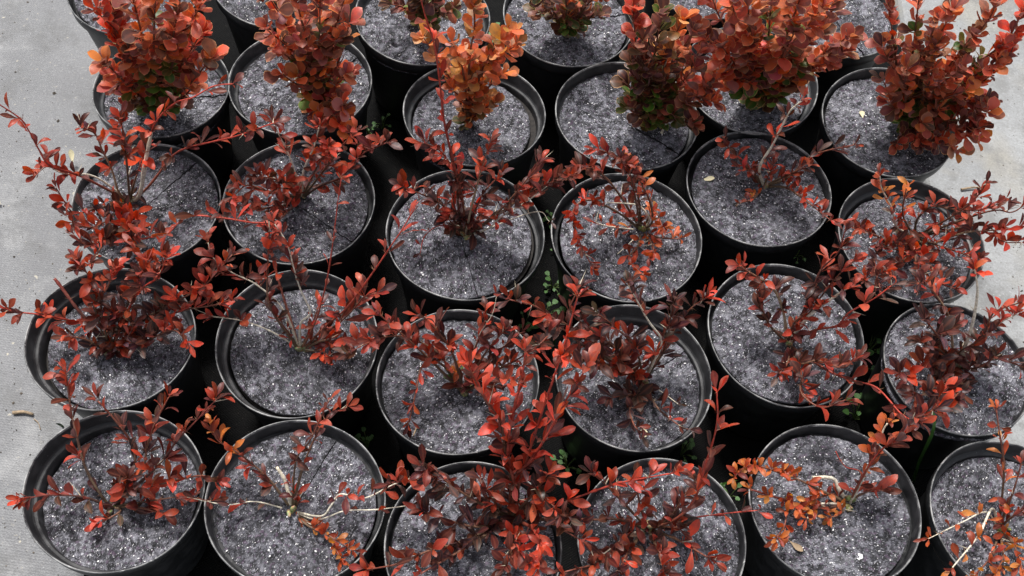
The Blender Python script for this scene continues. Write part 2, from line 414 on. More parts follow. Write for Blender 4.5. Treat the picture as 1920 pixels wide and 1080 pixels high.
ROOTS = {}; DISC_Z = {}
for idx, (k, v) in enumerate(POTS.items()):
    lone = k in ('E1', 'E5', 'E6')
    root = bpy.data.objects.new('plant_pot' if lone else 'potted_barberry', None); COL.objects.link(root)
    root.empty_display_size = .03
    root.location = (pos[k][0] * R, pos[k][1] * R, 0.0015)
    rowname = 'potted barberries standing in rows on the fabric'
    tag(root, LABELS[k], 'pot' if lone else 'potted plant', 'far-row pots with no plant in view' if lone else rowname)
    wall, rim, ledge = POTM[idx % 5]
    po = link('pot', wall, root, PLASTIC); po.scale = (v[2], v[3], 1)
    tr = random.Random(idx + 71); tx, ty = tr.uniform(-.026, .026), tr.uniform(-.026, .026); po.rotation_euler = (tx, ty, 0)
    root.location.z = .0035
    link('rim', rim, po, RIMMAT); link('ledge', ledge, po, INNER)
    dz = H - v[4]; DISC_Z[k] = dz
    so = link('soil', SOILM, root, SOIL); so.location.z = dz - .008; so.rotation_euler = (tx, ty, 0); so.scale = (v[2] * .985, v[3] * .985, 1)
    dm, gm = DISCM[(idx * 3) % 5]
    rnd = random.Random(idx)
    di = link('mulch_disc', dm, root, FELT); di.location = (rnd.uniform(-.0015, .0015), rnd.uniform(-.0015, .0015), dz)
    if k == 'D3': di.location.x -= .007; di.location.y -= .003
    if k == 'C3': di.location.x -= .003
    di.rotation_euler = (tx + rnd.uniform(-.012, .012), ty + rnd.uniform(-.012, .012), math.radians(v[5]))
    sc_ = (.90 if k == 'D3' else .995 if v[4] < .0205 else .935); di.scale = (sc_, sc_, 1)
    gr = link('glint_grains', gm, di, GRAIN); gr['kind'] = 'stuff'
    ROOTS[k] = root
bpy.context.view_layer.update()

# ------------------------------------------------------------------ leaves
def leaf_mesh(wr, fold, curl, tipw, twist, seed):
    """unit-length leaf along +y, across x, upper side +z; wr = half width"""
    rnd = random.Random(seed)
    ts = [0, .10, .28, .48, .66, .82, .93, 1.0]
    pf = [.05, .10, .38, .76, .98, .86 * tipw, .54 * tipw, .05]
    vs, ed, rb, fs = [], [], [], []
    us = [-1, -.8, 0, .8, 1]
    y = z = 0.0; ang = curl * -.35; last = 0
    for i, t in enumerate(ts):
        dt = t - last; last = t
        y += math.cos(ang) * dt; z += math.sin(ang) * dt
        ang += curl * dt * 1.5
        ww = wr * pf[i]
        for u in us:
            sidew = 1 + .06 * math.sin(5 * t + seed + (2 if u > 0 else 0))
            x = u * ww * sidew
            lift = abs(u) ** 1.3 * ww * math.tan(fold) + .012 * math.sin(9 * t + seed * 1.7 + u * 2) * abs(u)
            tw = twist * t
            vs.append((x * math.cos(tw) - lift * math.sin(tw), y - .10 * ww * abs(u), z + lift * math.cos(tw) + x * math.sin(tw)))
            ed.append(1.0 if abs(u) == 1 or i in (0, len(ts) - 1) else 0.0)
            rb.append(1.0 if u == 0 else 0.0)
    for i in range(len(ts) - 1):
        for q in range(4): fs.append((i * 5 + q, i * 5 + q + 1, i * 5 + q + 6, i * 5 + q + 5))
    me = bpy.data.meshes.new('leaf'); me.from_pydata(vs, [], fs); me.update(); smooth(me)
    for nm, dat in (('edge', ed), ('rib', rb)):
        me.attributes.new(nm, 'FLOAT', 'POINT').data.foreach_set('value', dat)
    me.materials.append(LEAF); return me
NARROW = [leaf_mesh(.15 + .019 * (i % 4), .18 + .14 * (i % 3), [-.35, -.9, .25, -.55, -.1, -1.2][i % 6], [.95, .8, 1.0][i % 3], [-.25, .2, 0, .35][i % 4], i) for i in range(9)]
ROUND = [leaf_mesh(.255 + .025 * (i % 4), .12 + .1 * (i % 3), [-.4, -.8, .2, -.6, .45, -.2][i % 6], [1.12, 1.05, 1.2][i % 3], [-.2, .15, 0, .3][i % 4], 20 + i) for i in range(9)]

PAL = {   # linear leaf colours and their weights
 'maroon': [((.070, .020, .018), 5), ((.12, .025, .019), 4), ((.055, .026, .025), 4), ((.24, .036, .020), 2), ((.11, .066, .063), 2), ((.035, .015, .015), 2)],
 'red':    [((.30, .040, .021), 4), ((.44, .052, .025), 4), ((.12, .026, .020), 5), ((.46, .068, .034), 2), ((.075, .024, .021), 4), ((.10, .050, .045), 1)],
 'bright': [((.60, .052, .020), 4), ((.50, .044, .018), 4), ((.33, .036, .018), 4), ((.56, .11, .06), 1), ((.15, .028, .019), 4)],
 'orange': [((.56, .13, .026), 4), ((.50, .080, .021), 4), ((.60, .21, .045), 2), ((.32, .044, .017), 3), ((.16, .030, .018), 1)],
 'tiny':   [((.52, .072, .021), 4), ((.36, .042, .018), 3), ((.22, .032, .018), 4), ((.56, .14, .03), 1)],
 'pink':   [((.58, .125, .066), 4), ((.40, .090, .058), 4), ((.68, .125, .052), 4), ((.22, .066, .050), 3), ((.68, .18, .055), 3), ((.36, .14, .10), 3), ((.12, .05, .032), 2)],
 'dusk':   [((.13, .046, .036), 5), ((.20, .066, .050), 4), ((.085, .036, .028), 4), ((.07, .085, .020), 4), ((.38, .09, .048), 2), ((.15, .10, .04), 2)],
 'green':  [((.06, .13, .020), 5), ((.13, .20, .04), 3), ((.14, .12, .03), 3), ((.14, .050, .034), 4)],
 'flame':  [((.70, .17, .052), 4), ((.64, .12, .038), 4), ((.72, .30, .10), 3), ((.40, .09, .03), 3), ((.22, .10, .035), 2), ((.84, .58, .34), .7)],
}
def pick(pal, rnd):
    L = PAL[pal]; x = rnd.uniform(0, sum(w_ for _, w_ in L))
    for c, w_ in L:
        x -= w_
        if x <= 0: break
    j = math.exp(rnd.gauss(0, .16)); h = rnd.gauss(0, .10)
    return (c[0] * j, c[1] * j * (1 + h), c[2] * j * (1 - h))

BARK = {'pale': ((.50, .42, .30), (.42, .30, .18), (.16, .035, .022)),
        'dark': ((.07, .045, .035), (.10, .035, .025), (.20, .030, .018)),
        'red':  ((.22, .10, .06), (.30, .035, .02), (.52, .05, .026)),
        'tan':  ((.13, .10, .06), (.15, .075, .045), (.22, .05, .028)),
        'bone': ((.66, .60, .46), (.82, .76, .62), (.74, .66, .50))}
def spline(P, n):
    """Catmull-Rom through P, n samples per span"""
    Q = [P[0] * 2 - P[1]] + P + [P[-1] * 2 - P[-2]]; out = []
    for i in range(1, len(Q) - 2):
        a, b, c, d_ = Q[i - 1:i + 3]
        for j in range(n):
            t = j / n
            out.append(.5 * ((2 * b) + (c - a) * t + (2 * a - 5 * b + 4 * c - d_) * t * t + (3 * b - a - 3 * c + d_) * t ** 3))
    out.append(P[-1]); return out
def tube(P, rad, tint, knobs=None, spines=None):
    vs, fs, cs = [], [], []
    S = 6; up = Vector((.3, .2, 1))
    for i, p in enumerate(P):
        d_ = (P[min(i + 1, len(P) - 1)] - P[max(i - 1, 0)]).normalized()
        x, _, z = frame_from(d_, up)
        for s in range(S):
            a = 2 * math.pi * s / S; vs.append(tuple(p + (x * math.cos(a) + z * math.sin(a)) * rad[i])); cs.append(tint[i])
    for i in range(len(P) - 1):
        for s in range(S): fs.append((i * S + s, i * S + (s + 1) % S, (i + 1) * S + (s + 1) % S, (i + 1) * S + s))
    fs.append(tuple(range((len(P) - 1) * S, len(P) * S)))
    for p, d_, r, c in (spines or []):
        b0 = len(vs); x = d_.orthogonal().normalized(); y = d_.normalized().cross(x)
        for a in (0, 2.1, 4.2): vs.append(tuple(p + (x * math.cos(a) + y * math.sin(a)) * r)); cs.append(c)
        vs.append(tuple(p + d_)); cs.append(c)
        fs += [(b0, b0 + 1, b0 + 3), (b0 + 1, b0 + 2, b0 + 3), (b0 + 2, b0, b0 + 3)]
    me = bpy.data.meshes.new('branch'); me.from_pydata([tuple(v) for v in vs], [], fs); me.update(); smooth(me)
    at_ = me.color_attributes.new('tint', 'FLOAT_COLOR', 'POINT')
    at_.data.foreach_set('color', [q for c in cs for q in (*c, 1)])
    return me
LCOUNT = {}
PENDING = {}
def branch(k, base, pts, z, pal='red', bare=.15, step=.017, ll=.023, n=(3, 6), bark='tan', thick=.0019, rnd_leaf=False, margin=.15,
           tip=None, spread=.9, lift=.5, low=None, cut=False):
    """a stem of plant k: pixels of its course in the photograph with the height its tip reaches above the disc (cm)"""
    if bark == 'bone': thick *= .8
    root = ROOTS[k]; rnd = random.Random(sum(int(a * 31 + b * 17) for a, b in pts) + len(pts))
    z0 = DISC_Z[k] - .003
    px = [base] + list(pts)
    L = [0.0]
    for a, b in zip(px, px[1:]): L.append(L[-1] + math.hypot(a[0] - b[0], a[1] - b[1]))
    zs = [z0 + z * .01 * (l / L[-1]) ** .8 for l in L] if not isinstance(z, (list, tuple)) else [z0] + [z0 + q * .01 for q in z]
    W = [at(u, v, h) for (u, v), h in zip(px, zs)]
    loc = Vector(root.location); W = [p - loc for p in W]
    # light crookedness
    for i in range(1, len(W) - 1): W[i] += Vector((rnd.gauss(0, .0012), rnd.gauss(0, .0012), rnd.gauss(0, .0015)))
    P = spline(W, 6)
    D = [0.0]
    for a, b in zip(P, P[1:]): D.append(D[-1] + (b - a).length)
    T = D[-1]
    c0, c1, c2 = BARK[bark]
    rad, tint = [], []
    for i, dd in enumerate(D):
        t = dd / T
        rad.append(thick * ((1 - .62 * t) if not cut else (1 - .2 * t)) * (1 + .11 * rnd.gauss(0, 1)))
        a, b, q = (c0, c1, t / .5) if t < .5 else (c1, c2, (t - .5) / .5)
        tint.append(tuple(x + (y - x) * q for x, y in zip(a, b)))
    def point(s):
        for i in range(len(D) - 1):
            if D[i + 1] >= s:
                q = (s - D[i]) / max(1e-6, D[i + 1] - D[i]); return P[i].lerp(P[i + 1], q), (P[i + 1] - P[i]).normalized(), i
        return P[-1], (P[-1] - P[-2]).normalized(), len(D) - 1
    spines, nodes = [], []
    s = bare * T + rnd.uniform(0, step * .5)
    if bark in ('tan', 'dark', 'red') and n[1] > 0:                   # odd leaves lower down the stem
        q = .12 * T
        while q < bare * T:
            if rnd.random() < .55: nodes.append(q)
            q += step * 1.1
    few = set(nodes)
    while s < T - .002 and n[1] > 0:
        nodes.append(s); s += step * rnd.uniform(.7, 1.35)
    if n[1] > 0: nodes.append(T)
    for s in nodes + [rnd.uniform(.1, .9) * T for _ in range(2)]:
        p, d_, i = point(s)
        for _ in range(rnd.choice((1, 1, 3))):
            o = (d_.orthogonal().normalized() * math.cos(rnd.uniform(0, 6.28)) + Vector((rnd.gauss(0, .6), rnd.gauss(0, .6), rnd.gauss(0, .6)))).normalized()
            spines.append((p, (o + d_ * .2) * rnd.uniform(.004, .009), .00035, (.34, .17, .09)))
        if rnd.random() < .13: spines.append((p, (o + d_ * .5 + Vector((0, 0, .3))) * rnd.uniform(.010, .021), .0008, (.62, .54, .40)))
    bo = link('branch', tube(P, rad, tint, None, spines), root, STEM)
    SET = ROUND if rnd_leaf else NARROW
    for s in nodes:
        p, d_, i = point(s); t = s / T
        # a short shoot carries a rosette
        q = rnd.randint(*n) + (1 if s == T else 0)
        if s in few: q = rnd.randint(1, 3)
        ax = (d_ * .45 + Vector((rnd.gauss(0, .35), rnd.gauss(0, .35), lift + rnd.gauss(0, .2)))).normalized()
        if s == T: ax = (d_ + Vector((0, 0, .35))).normalized()
        x, _, zz = frame_from(ax, Vector((.2, .1, 1)) if abs(ax.z) < .9 else Vector((1, 0, 0)))
        a0 = rnd.uniform(0, 6.28)
        pl = pal
        if tip and t > .62: pl = tip
        if low and t < .42: pl = low
        if not rnd_leaf and pl in ('maroon', 'red') and t > .3 and rnd.random() < .19: pl = 'bright'
        if rnd_leaf and low and t < .75 and rnd.random() < .16: pl = low
        for j in range(q):
            a = a0 + 2.4 * j + rnd.gauss(0, .25)
            rd = x * math.cos(a) + zz * math.sin(a)
            sp = spread * (1.15 - .8 * j / max(1, q)) * rnd.uniform(.75, 1.2)
            dl = (ax + rd * sp).normalized()
            hint = (-rd * .6 + ax * .7 + Vector((0, 0, .55)) + Vector((rnd.gauss(0, .28), rnd.gauss(0, .28), rnd.gauss(0, .2)))).normalized()
            nz = (hint - dl * hint.dot(dl))
            if nz.length < .05: nz = dl.orthogonal()
            nz.normalize(); xx = dl.cross(nz)
            size = 1.04 * ll * rnd.choice((.55, .8, .95, 1.0, 1.08, 1.2)) * (1 - .18 * (j / max(1, q)))
            if t > .9 and not rnd_leaf: size *= .85
            M = Matrix((xx, dl, nz)).transposed().to_4x4()
            M = M @ Matrix.Diagonal((size * rnd.uniform(.85, 1.15), size, size, 1)); M.translation = p + dl * .0006 + Vector((rnd.gauss(0, .0008), rnd.gauss(0, .0008), 0))
            me = SET[rnd.randrange(len(SET))]
            mg = margin * rnd.uniform(.4, 1.3)
            PENDING.setdefault(k, []).append((bo, me, M, (*pick(pl, rnd), min(1, mg))))
    return bo

# ------------------------------------------------------------------ the plants, one stem per line
def stump(k, base):
    rnd = random.Random(base[0] * 7 + base[1]); root = ROOTS[k]
    c = at(base[0], base[1], DISC_Z[k] + .001) - Vector(root.location); vs, fs, cs = [], [], []
    bm = bmesh.new()
    for i in range(rnd.randint(4, 6)):
        g = bmesh.ops.create_icosphere(bm, subdivisions=2, radius=1)['verts']
        o = Vector((rnd.gauss(0, .0028), rnd.gauss(0, .0028), rnd.uniform(-.001, .008))); sx = rnd.uniform(.0018, .0036); sz = rnd.uniform(.003, .008)
        ax = Matrix.Rotation(rnd.gauss(0, .5), 3, 'X') @ Matrix.Rotation(rnd.gauss(0, .5), 3, 'Y')
        for q in g:
            w_ = q.co * (1 + .3 * noise.noise(q.co * 2.2 + Vector((i * 5, base[0], 0))))
            q.co = c + o + ax @ Vector((w_.x * sx, w_.y * sx, w_.z * sz))
    me = bpy.data.meshes.new('stump'); bm.to_mesh(me); bm.free(); smooth(me)
    tn = rnd.choice(((.42, .36, .18), (.50, .45, .28), (.30, .24, .13), (.26, .25, .10)))
    me.color_attributes.new('tint', 'FLOAT_COLOR', 'POINT').data.foreach_set('color', [q for v in me.vertices for q in ((*[t * rnd.uniform(.5, 1.3) for t in tn], 1))])
    link('stump', me, root, STEM)
def plant(k, base, stems, **dflt):
    stump(k, base)
    for st in stems:
        kw = dict(dflt); kw.update(st[2] if len(st) > 2 else {})
        branch(k, base, st[0], st[1], **kw)
d_ = dict
plant('A1', (206, 950), [
 ([(180, 920), (156, 870), (143, 806), (133, 768), (124, 700)], 10, d_(bare=.38, tip='red')),
 ([(160, 930), (100, 928), (45, 935)], 6, d_(bare=.2, pal='red', bark='dark', step=.016, tip='bright')),
 ([(228, 925), (240, 900)], 5, d_(bare=.5, n=(5, 8))),
 ([(250, 880), (247, 835), (212, 785), (184, 752)], 12, d_(bare=.62, thick=.0022)),
 ([(262, 885), (276, 838), (288, 795), (316, 745)], 14, d_(bare=.55, n=(4, 7))),
 ([(290, 880), (330, 825), (365, 790), (405, 750)], 13, d_(bare=.42, bark='dark', pal='red')),
 ([(260, 920), (305, 905), (372, 890), (405, 900)], 7, d_(bare=.25, n=(4, 7))),
 ([(260, 950), (300, 962)], 3, d_(bare=.5, n=(3, 5))),
 ([(300, 935), (350, 932), (395, 940)], 6, d_(bare=.3, step=.02, n=(2, 4), bark='tan', thick=.0012)),
 ([(225, 960), (190, 980)], 2, d_(bare=.7, n=(2, 3))),
], pal='maroon', ll=.0235, tip='red')
plant('A2', (548, 958), [
 ([(500, 900), (452, 852), (408, 828), (398, 800)], 9, d_(bare=.25, pal='red', tip='orange', n=(3, 5))),
 ([(536, 905), (519, 876)], 4, d_(n=(0, 0), bark='bone', thick=.0032, cut=True)),
 ([(480, 940), (420, 945), (350, 932)], 5, d_(bare=.15, step=.024, n=(1, 2), pal='red', bark='bone', thick=.0013)),
 ([(552, 870), (578, 822), (616, 752)], 15, d_(bare=.45, pal='red', n=(2, 4), thick=.0014)),
 ([(566, 880), (596, 812), (622, 778), (650, 764)], 14, d_(bare=.6, pal='red', n=(3, 5))),
 ([(595, 976), (645, 960), (705, 953), (772, 947)], 6, d_(bare=.45, step=.03, n=(1, 3), pal='red', bark='bone', thick=.0017)),
 ([(600, 970), (622, 948), (640, 925), (690, 932), (740, 910), (800, 888)], 10, d_(bare=.35, n=(2, 5), bark='bone', pal='red', thick=.0017)),
 ([(575, 985), (615, 1005), (640, 1048)], 2.5, d_(bare=.2, pal='orange', ll=.016)),
 ([(600, 1000), (660, 1030)], 2.5, d_(bare=.3, pal='orange', ll=.016)),
 ([(560, 930), (545, 910)], 3, d_(bare=.3, pal='tiny', ll=.013)),
], pal='red', ll=.020, n=(2, 5))
plant('A3', (955, 972), [
 ([(962, 900), (946, 840), (936, 790), (905, 740), (880, 690)], 19, d_(bare=.18, pal='red', tip='bright', ll=.027, n=(3, 5))),
 ([(965, 905), (1000, 860), (1034, 800), (1062, 750), (1100, 690)], 21, d_(bare=.22, pal='red', bark='red', ll=.026)),
 ([(980, 880), (1020, 760), (1042, 700), (1068, 625), (1083, 556)], 25, d_(bare=.35, pal='bright', bark='red', ll=.022, step=.02)),
 ([(962, 990), (972, 1022), (990, 1055)], 8, d_(bare=.2, pal='bright', ll=.024, n=(3, 4), bark='red')),
 ([(990, 985), (1012, 1020), (1010, 1062)], 9, d_(bare=.3, pal='bright', ll=.023, n=(3, 4), bark='red')),
 ([(905, 940), (850, 918), (795, 898), (735, 905)], 10, d_(bare=.2, pal='maroon', tip='red', bark='dark')),
 ([(880, 930), (830, 895), (792, 876)], 11, d_(bare=.6, pal='maroon', ll=.026)),
 ([(1020, 958), (1085, 930), (1160, 908), (1268, 886)], 13, d_(bare=.15, pal='bright', bark='red', step=.022, n=(2, 5), thick=.0018)),
 ([(890, 985), (830, 972), (795, 958)], 7, d_(bare=.2, pal='maroon', ll=.025)),
 ([(870, 1015), (800, 1035), (745, 1055), (688, 1068)], 8, d_(bare=.12, pal='maroon', ll=.025, tip='red')),
 ([(895, 1010), (845, 1045), (790, 1075)], 6, d_(bare=.2, ll=.024)),
 ([(1000, 930), (1026, 890)], 9, d_(bare=.6, pal='maroon', ll=.026)),
 ([(1020, 975), (1062, 1000), (1085, 1010)], 6, d_(bare=.2, pal='maroon', ll=.026)),
 ([(920, 930), (905, 900)], 8, d_(bare=.4, pal='red')),
 ([(960, 1020), (950, 1060)], 5, d_(bare=.3, pal='maroon')),
 ([(1010, 935), (1038, 950)], 8, d_(bare=.5, pal='bright', ll=.024, n=(3, 4))),
 ([(965, 915), (955, 850), (960, 790), (975, 720), (985, 660)], 21, d_(bare=.3, pal='bright', bark='red', ll=.022)),
], pal='maroon', ll=.024, n=(3, 6), thick=.0022)
plant('A4', (1215, 992), [
 ([(1200, 950), (1192, 905)], 8, d_(bare=.4, pal='red')),
 ([(1262, 975), (1300, 935), (1324, 870), (1343, 795), (1344, 735)], 21, d_(bare=.45, step=.02, n=(2, 4), bark='red', pal='red', ll=.024)),
 ([(1290, 975), (1350, 964), (1420, 957)], 7, d_(bare=.2, pal='red', bark='red', step=.022, n=(1, 3), ll=.016, thick=.0014)),
 ([(1160, 975), (1110, 970), (1055, 968)], 8, d_(bare=.12)),
 ([(1170, 945), (1135, 905), (1112, 888)], 9, d_(bare=.45)),
 ([(1180, 1010), (1130, 1040)], 5, d_(bare=.3, bark='bone')),
 ([(1270, 1010), (1320, 1042), (1340, 1050)], 7, d_(bare=.3, pal='red')),
 ([(1150, 1045), (1060, 1072)], 6, d_(bare=.3, pal='red')),
 ([(1255, 965), (1285, 930), (1300, 905)], 9, d_(bare=.3)),
 ([(1225, 1030), (1245, 1070)], 5, d_(bare=.2, pal='red')),
 ([(1240, 985), (1275, 990)], 5, d_(bare=.3)),
 ([(1180, 1030), (1160, 1070)], 5, d_(bare=.3)),
], pal='maroon', ll=.0235, tip=None)
plant('A5', (1592, 945), [
 ([(1576, 920), (1560, 896), (1524, 895)], 4, d_(n=(0, 0), bark='bone', thick=.003, cut=True)),
 ([(1530, 955), (1470, 935), (1408, 918)], 4, d_(bare=.3, bark='dark', thick=.0026, n=(2, 5))),
 ([(1550, 925), (1500, 903), (1460, 885), (1405, 872), (1378, 892)], 9, d_(bare=.28, n=(4, 7), step=.013, ll=.018)),
 ([(1545, 940), (1530, 950), (1514, 972)], 3, d_(bare=.75, bark='bone', thick=.0026, n=(2, 4))),
 ([(1520, 955), (1478, 952), (1470, 985), (1455, 1010)], 4, d_(bare=.35, step=.016)),
 ([(1610, 905), (1636, 850), (1656, 812), (1664, 794)], 12, d_(bare=.4, bark='bone', thick=.003, n=(3, 6))),
 ([(1622, 885), (1656, 838), (1688, 822), (1712, 785)], 16, d_(bare=.5, pal='red', bark='red', ll=.023, n=(2, 4))),
 ([(1612, 930), (1650, 914)], 4, d_(bare=.5, pal='red', ll=.026, n=(3, 4))),
 ([(1612, 890), (1592, 876), (1576, 862), (1567, 846)], 6, d_(n=(0, 0), bark='red', thick=.001)),
 ([(1560, 930), (1530, 935)], 3, d_(bare=.2, n=(3, 5), ll=.015)),
 ([(1575, 965), (1555, 970)], 1.5, d_(bare=.4, ll=.014)),
], pal='orange', ll=.0175, n=(3, 5))
plant('A6', (1872, 990), [
 ([(1884, 900), (1880, 850), (1874, 810), (1868, 768)], 12, d_(bare=.25, tip='orange', pal='tiny')),
 ([(1858, 955), (1835, 1000), (1786, 1064)], 6, d_(bare=.35, bark='bone', n=(1, 3), thick=.0022)),
 ([(1850, 962), (1805, 980), (1741, 1010)], 6, d_(bare=.2, bark='bone', n=(1, 3), thick=.0014)),
 ([(1896, 930), (1915, 870)], 9, d_(bare=.2, pal='red')),
 ([(1882, 1040), (1866, 1076)], 4, d_(bare=.2)),
 ([(1900, 1020), (1918, 1070)], 5, d_(bare=.2)),
 ([(1860, 1040), (1828, 1078)], 3, d_(bare=.3)),
 ([(1900, 970), (1925, 950)], 7, d_(bare=.2, pal='red')),
], pal='orange', ll=.0175, n=(2, 5))
plant('B1', (207, 664), [
 ([(175, 612), (130, 600), (75, 590), (25, 582), (-8, 570)], 9, d_(bare=.25, pal='bright', bark='red', n=(3, 5))),
 ([(170, 612), (140, 572), (116, 541), (102, 522)], 8, d_(n=(0, 0), bark='dark', thick=.0026, cut=True)),
 ([(165, 640), (130, 630)], 5, d_(bare=.3)),
 ([(190, 600), (178, 545), (150, 492)], 12, d_(bare=.3)),
 ([(232, 590), (262, 540), (276, 492)], 12, d_(bare=.3)),
 ([(260, 600), (322, 568), (375, 545), (402, 515), (435, 478)], 14, d_(bare=.2)),
 ([(270, 640), (325, 622), (350, 640)], 8, d_(bare=.2)),
 ([(290, 605), (350, 582), (400, 572), (432, 562)], 11, d_(bare=.2)),
 ([(210, 620), (212, 590)], 6, d_(bare=.3)),
 ([(240, 630), (250, 610)], 6, d_(bare=.3)),
 ([(250, 560), (290, 515), (312, 484)], 15, d_(bare=.5, bark='red', pal='red')),
 ([(180, 580), (200, 540), (215, 505)], 11, d_(bare=.4)),
], pal='maroon', ll=.0225, n=(4, 7), step=.014, tip='red')
plant('B2', (563, 660), [
 ([(540, 638), (500, 616), (448, 600), (400, 594)], 7, d_(bare=.72, bark='bone', thick=.0017)),
 ([(564, 607), (583, 590), (566, 548), (549, 505), (538, 458), (515, 420)], 17, d_(bare=.55, bark='bone', thick=.0021, n=(4, 6))),
 ([(530, 580), (480, 535), (435, 512), (402, 482), (390, 455)], 14, d_(bare=.55, bark='bone', n=(3, 6))),
 ([(522, 605), (506, 560), (500, 495), (505, 435)], 15, d_(bare=.35)),
 ([(510, 480), (512, 424), (466, 415), (413, 407), (352, 406), (315, 438)], [8, 14, 15.5, 16.5, 17, 16], d_(bare=.45, pal='bright', bark='red', step=.018, n=(2, 4), ll=.021)),
 ([(592, 600), (610, 533), (621, 460), (637, 362), (640, 334)], 24, d_(bare=.35, pal='bright', bark='red', step=.026, n=(1, 2), ll=.014, thick=.0014)),
 ([(605, 640), (645, 642), (690, 636)], 8, d_(bare=.15, pal='red', n=(4, 6))),
 ([(612, 612), (650, 572), (700, 510), (734, 452), (758, 425), (784, 378)], 21, d_(bare=.3, pal='bright', bark='red', step=.022, n=(1, 4), thick=.0016)),
 ([(640, 600), (680, 560), (705, 550)], 11, d_(bare=.5, n=(3, 4), ll=.027)),
 ([(600, 660), (622, 672)], 3, d_(bare=.3)),
 ([(540, 620), (528, 607)], 4, d_(bare=.4, pal='bright', ll=.015, n=(2, 4))),
 ([(590, 600), (597, 575)], 5, d_(bare=.4, pal='red', n=(2, 4))),
], pal='maroon', ll=.0225, n=(3, 5), tip='red')
plant('B3', (870, 738), [
 ([(830, 685), (795, 685), (780, 735), (767, 792)], [4, 6, 5, 3], d_(bare=.35, n=(3, 5), ll=.02, pal='red')),
 ([(830, 668), (785, 640), (735, 630), (690, 648), (656, 662)], 12, d_(bare=.25)),
 ([(845, 660), (805, 605), (788, 592)], 13, d_(bare=.5, ll=.025)),
 ([(790, 660), (735, 610), (712, 590)], 13, d_(bare=.55, ll=.024)),
 ([(882, 680), (905, 625), (912, 588)], 13, d_(bare=.4)),
 ([(895, 690), (940, 655), (975, 625)], 12, d_(bare=.3)),
 ([(915, 700), (965, 680), (1002, 655)], 11, d_(bare=.2)),
 ([(855, 700), (825, 670)], 5, d_(bare=.2, pal='orange', low='green', ll=.018)),
 ([(900, 720), (935, 725), (965, 715)], 9, d_(bare=.4, pal='bright')),
 ([(895, 640), (925, 590), (931, 556)], 16, d_(bare=.98, n=(1, 1), bark='bone', thick=.0012)),
 ([(905, 665), (945, 620)], 13, d_(bare=.7, pal='orange', ll=.018)),
], pal='red', ll=.023, n=(4, 6), tip='red')
plant('B4', (1207, 716), [
 ([(1230, 680), (1240, 640), (1219, 602), (1192, 558), (1178, 535)], 17, d_(bare=.72, bark='bone', thick=.0022)),
 ([(1160, 660), (1110, 620), (1072, 582), (1082, 545)], 16, d_(bare=.3, pal='red')),
 ([(1130, 660), (1075, 612), (1040, 598), (1008, 572), (956, 562)], 17, d_(bare=.42, pal='red', step=.02, n=(3, 4), ll=.024)),
 ([(1100, 650), (1050, 615), (1012, 645)], 14, d_(bare=.5, pal='red', n=(2, 3))),
 ([(1150, 690), (1110, 678), (1075, 668)], 12, d_(bare=.2, pal='red', ll=.026)),
 ([(1250, 650), (1272, 608), (1300, 582), (1322, 560)], 13, d_(bare=.2)),
 ([(1185, 760), (1187, 792), (1200, 812)], 5, d_(bare=.3, n=(3, 4))),
 ([(1240, 728), (1272, 758)], 3.5, d_(bare=.9, n=(1, 2), bark='bone', thick=.0012, ll=.012)),
 ([(1232, 765), (1275, 800), (1290, 805)], 4, d_(bare=.3, n=(1, 3))),
 ([(1190, 650), (1150, 610), (1122, 590)], 14, d_(bare=.3)),
 ([(1230, 660), (1255, 590), (1262, 570)], 13, d_(bare=.4)),
 ([(1175, 690), (1150, 665)], 9, d_(bare=.3, pal='red', ll=.026)),
 ([(1190, 740), (1150, 745)], 4, d_(bare=.4)),
], pal='maroon', ll=.0235, n=(4, 6), tip='maroon')
plant('B5', (1476, 645), [
 ([(1470, 588), (1450, 545), (1420, 520), (1388, 500)], 13, d_(bare=.35, bark='pale', thick=.0026)),
 ([(1515, 592), (1560, 560), (1592, 538)], 12, d_(bare=.6, bark='bone', thick=.0034)),
 ([(1515, 560), (1540, 510), (1570, 470), (1585, 430)], 17, d_(bare=.35, bark='dark')),
 ([(1530, 622), (1570, 612), (1592, 585), (1640, 560), (1672, 535)], 11, d_(bare=.25, pal='bright', bark='red', n=(2, 4), step=.022)),
 ([(1500, 680), (1535, 676), (1575, 690), (1605, 672)], 9, d_(bare=.2)),
 ([(1500, 700), (1505, 742), (1540, 764), (1585, 750)], 9, d_(bare=.2)),
 ([(1550, 695), (1600, 715), (1645, 732), (1690, 778), (1722, 792)], 10, d_(bare=.4, pal='red', bark='red', n=(2, 4), step=.019)),
 ([(1490, 600), (1525, 575)], 8, d_(bare=.3, pal='red')),
 ([(1480, 680), (1462, 700)], 5, d_(bare=.4)),
 ([(1440, 600), (1418, 545)], 9, d_(bare=.5)),
 ([(1560, 530), (1600, 490)], 14, d_(bare=.6)),
], pal='maroon', ll=.023, n=(3, 6), tip='red')
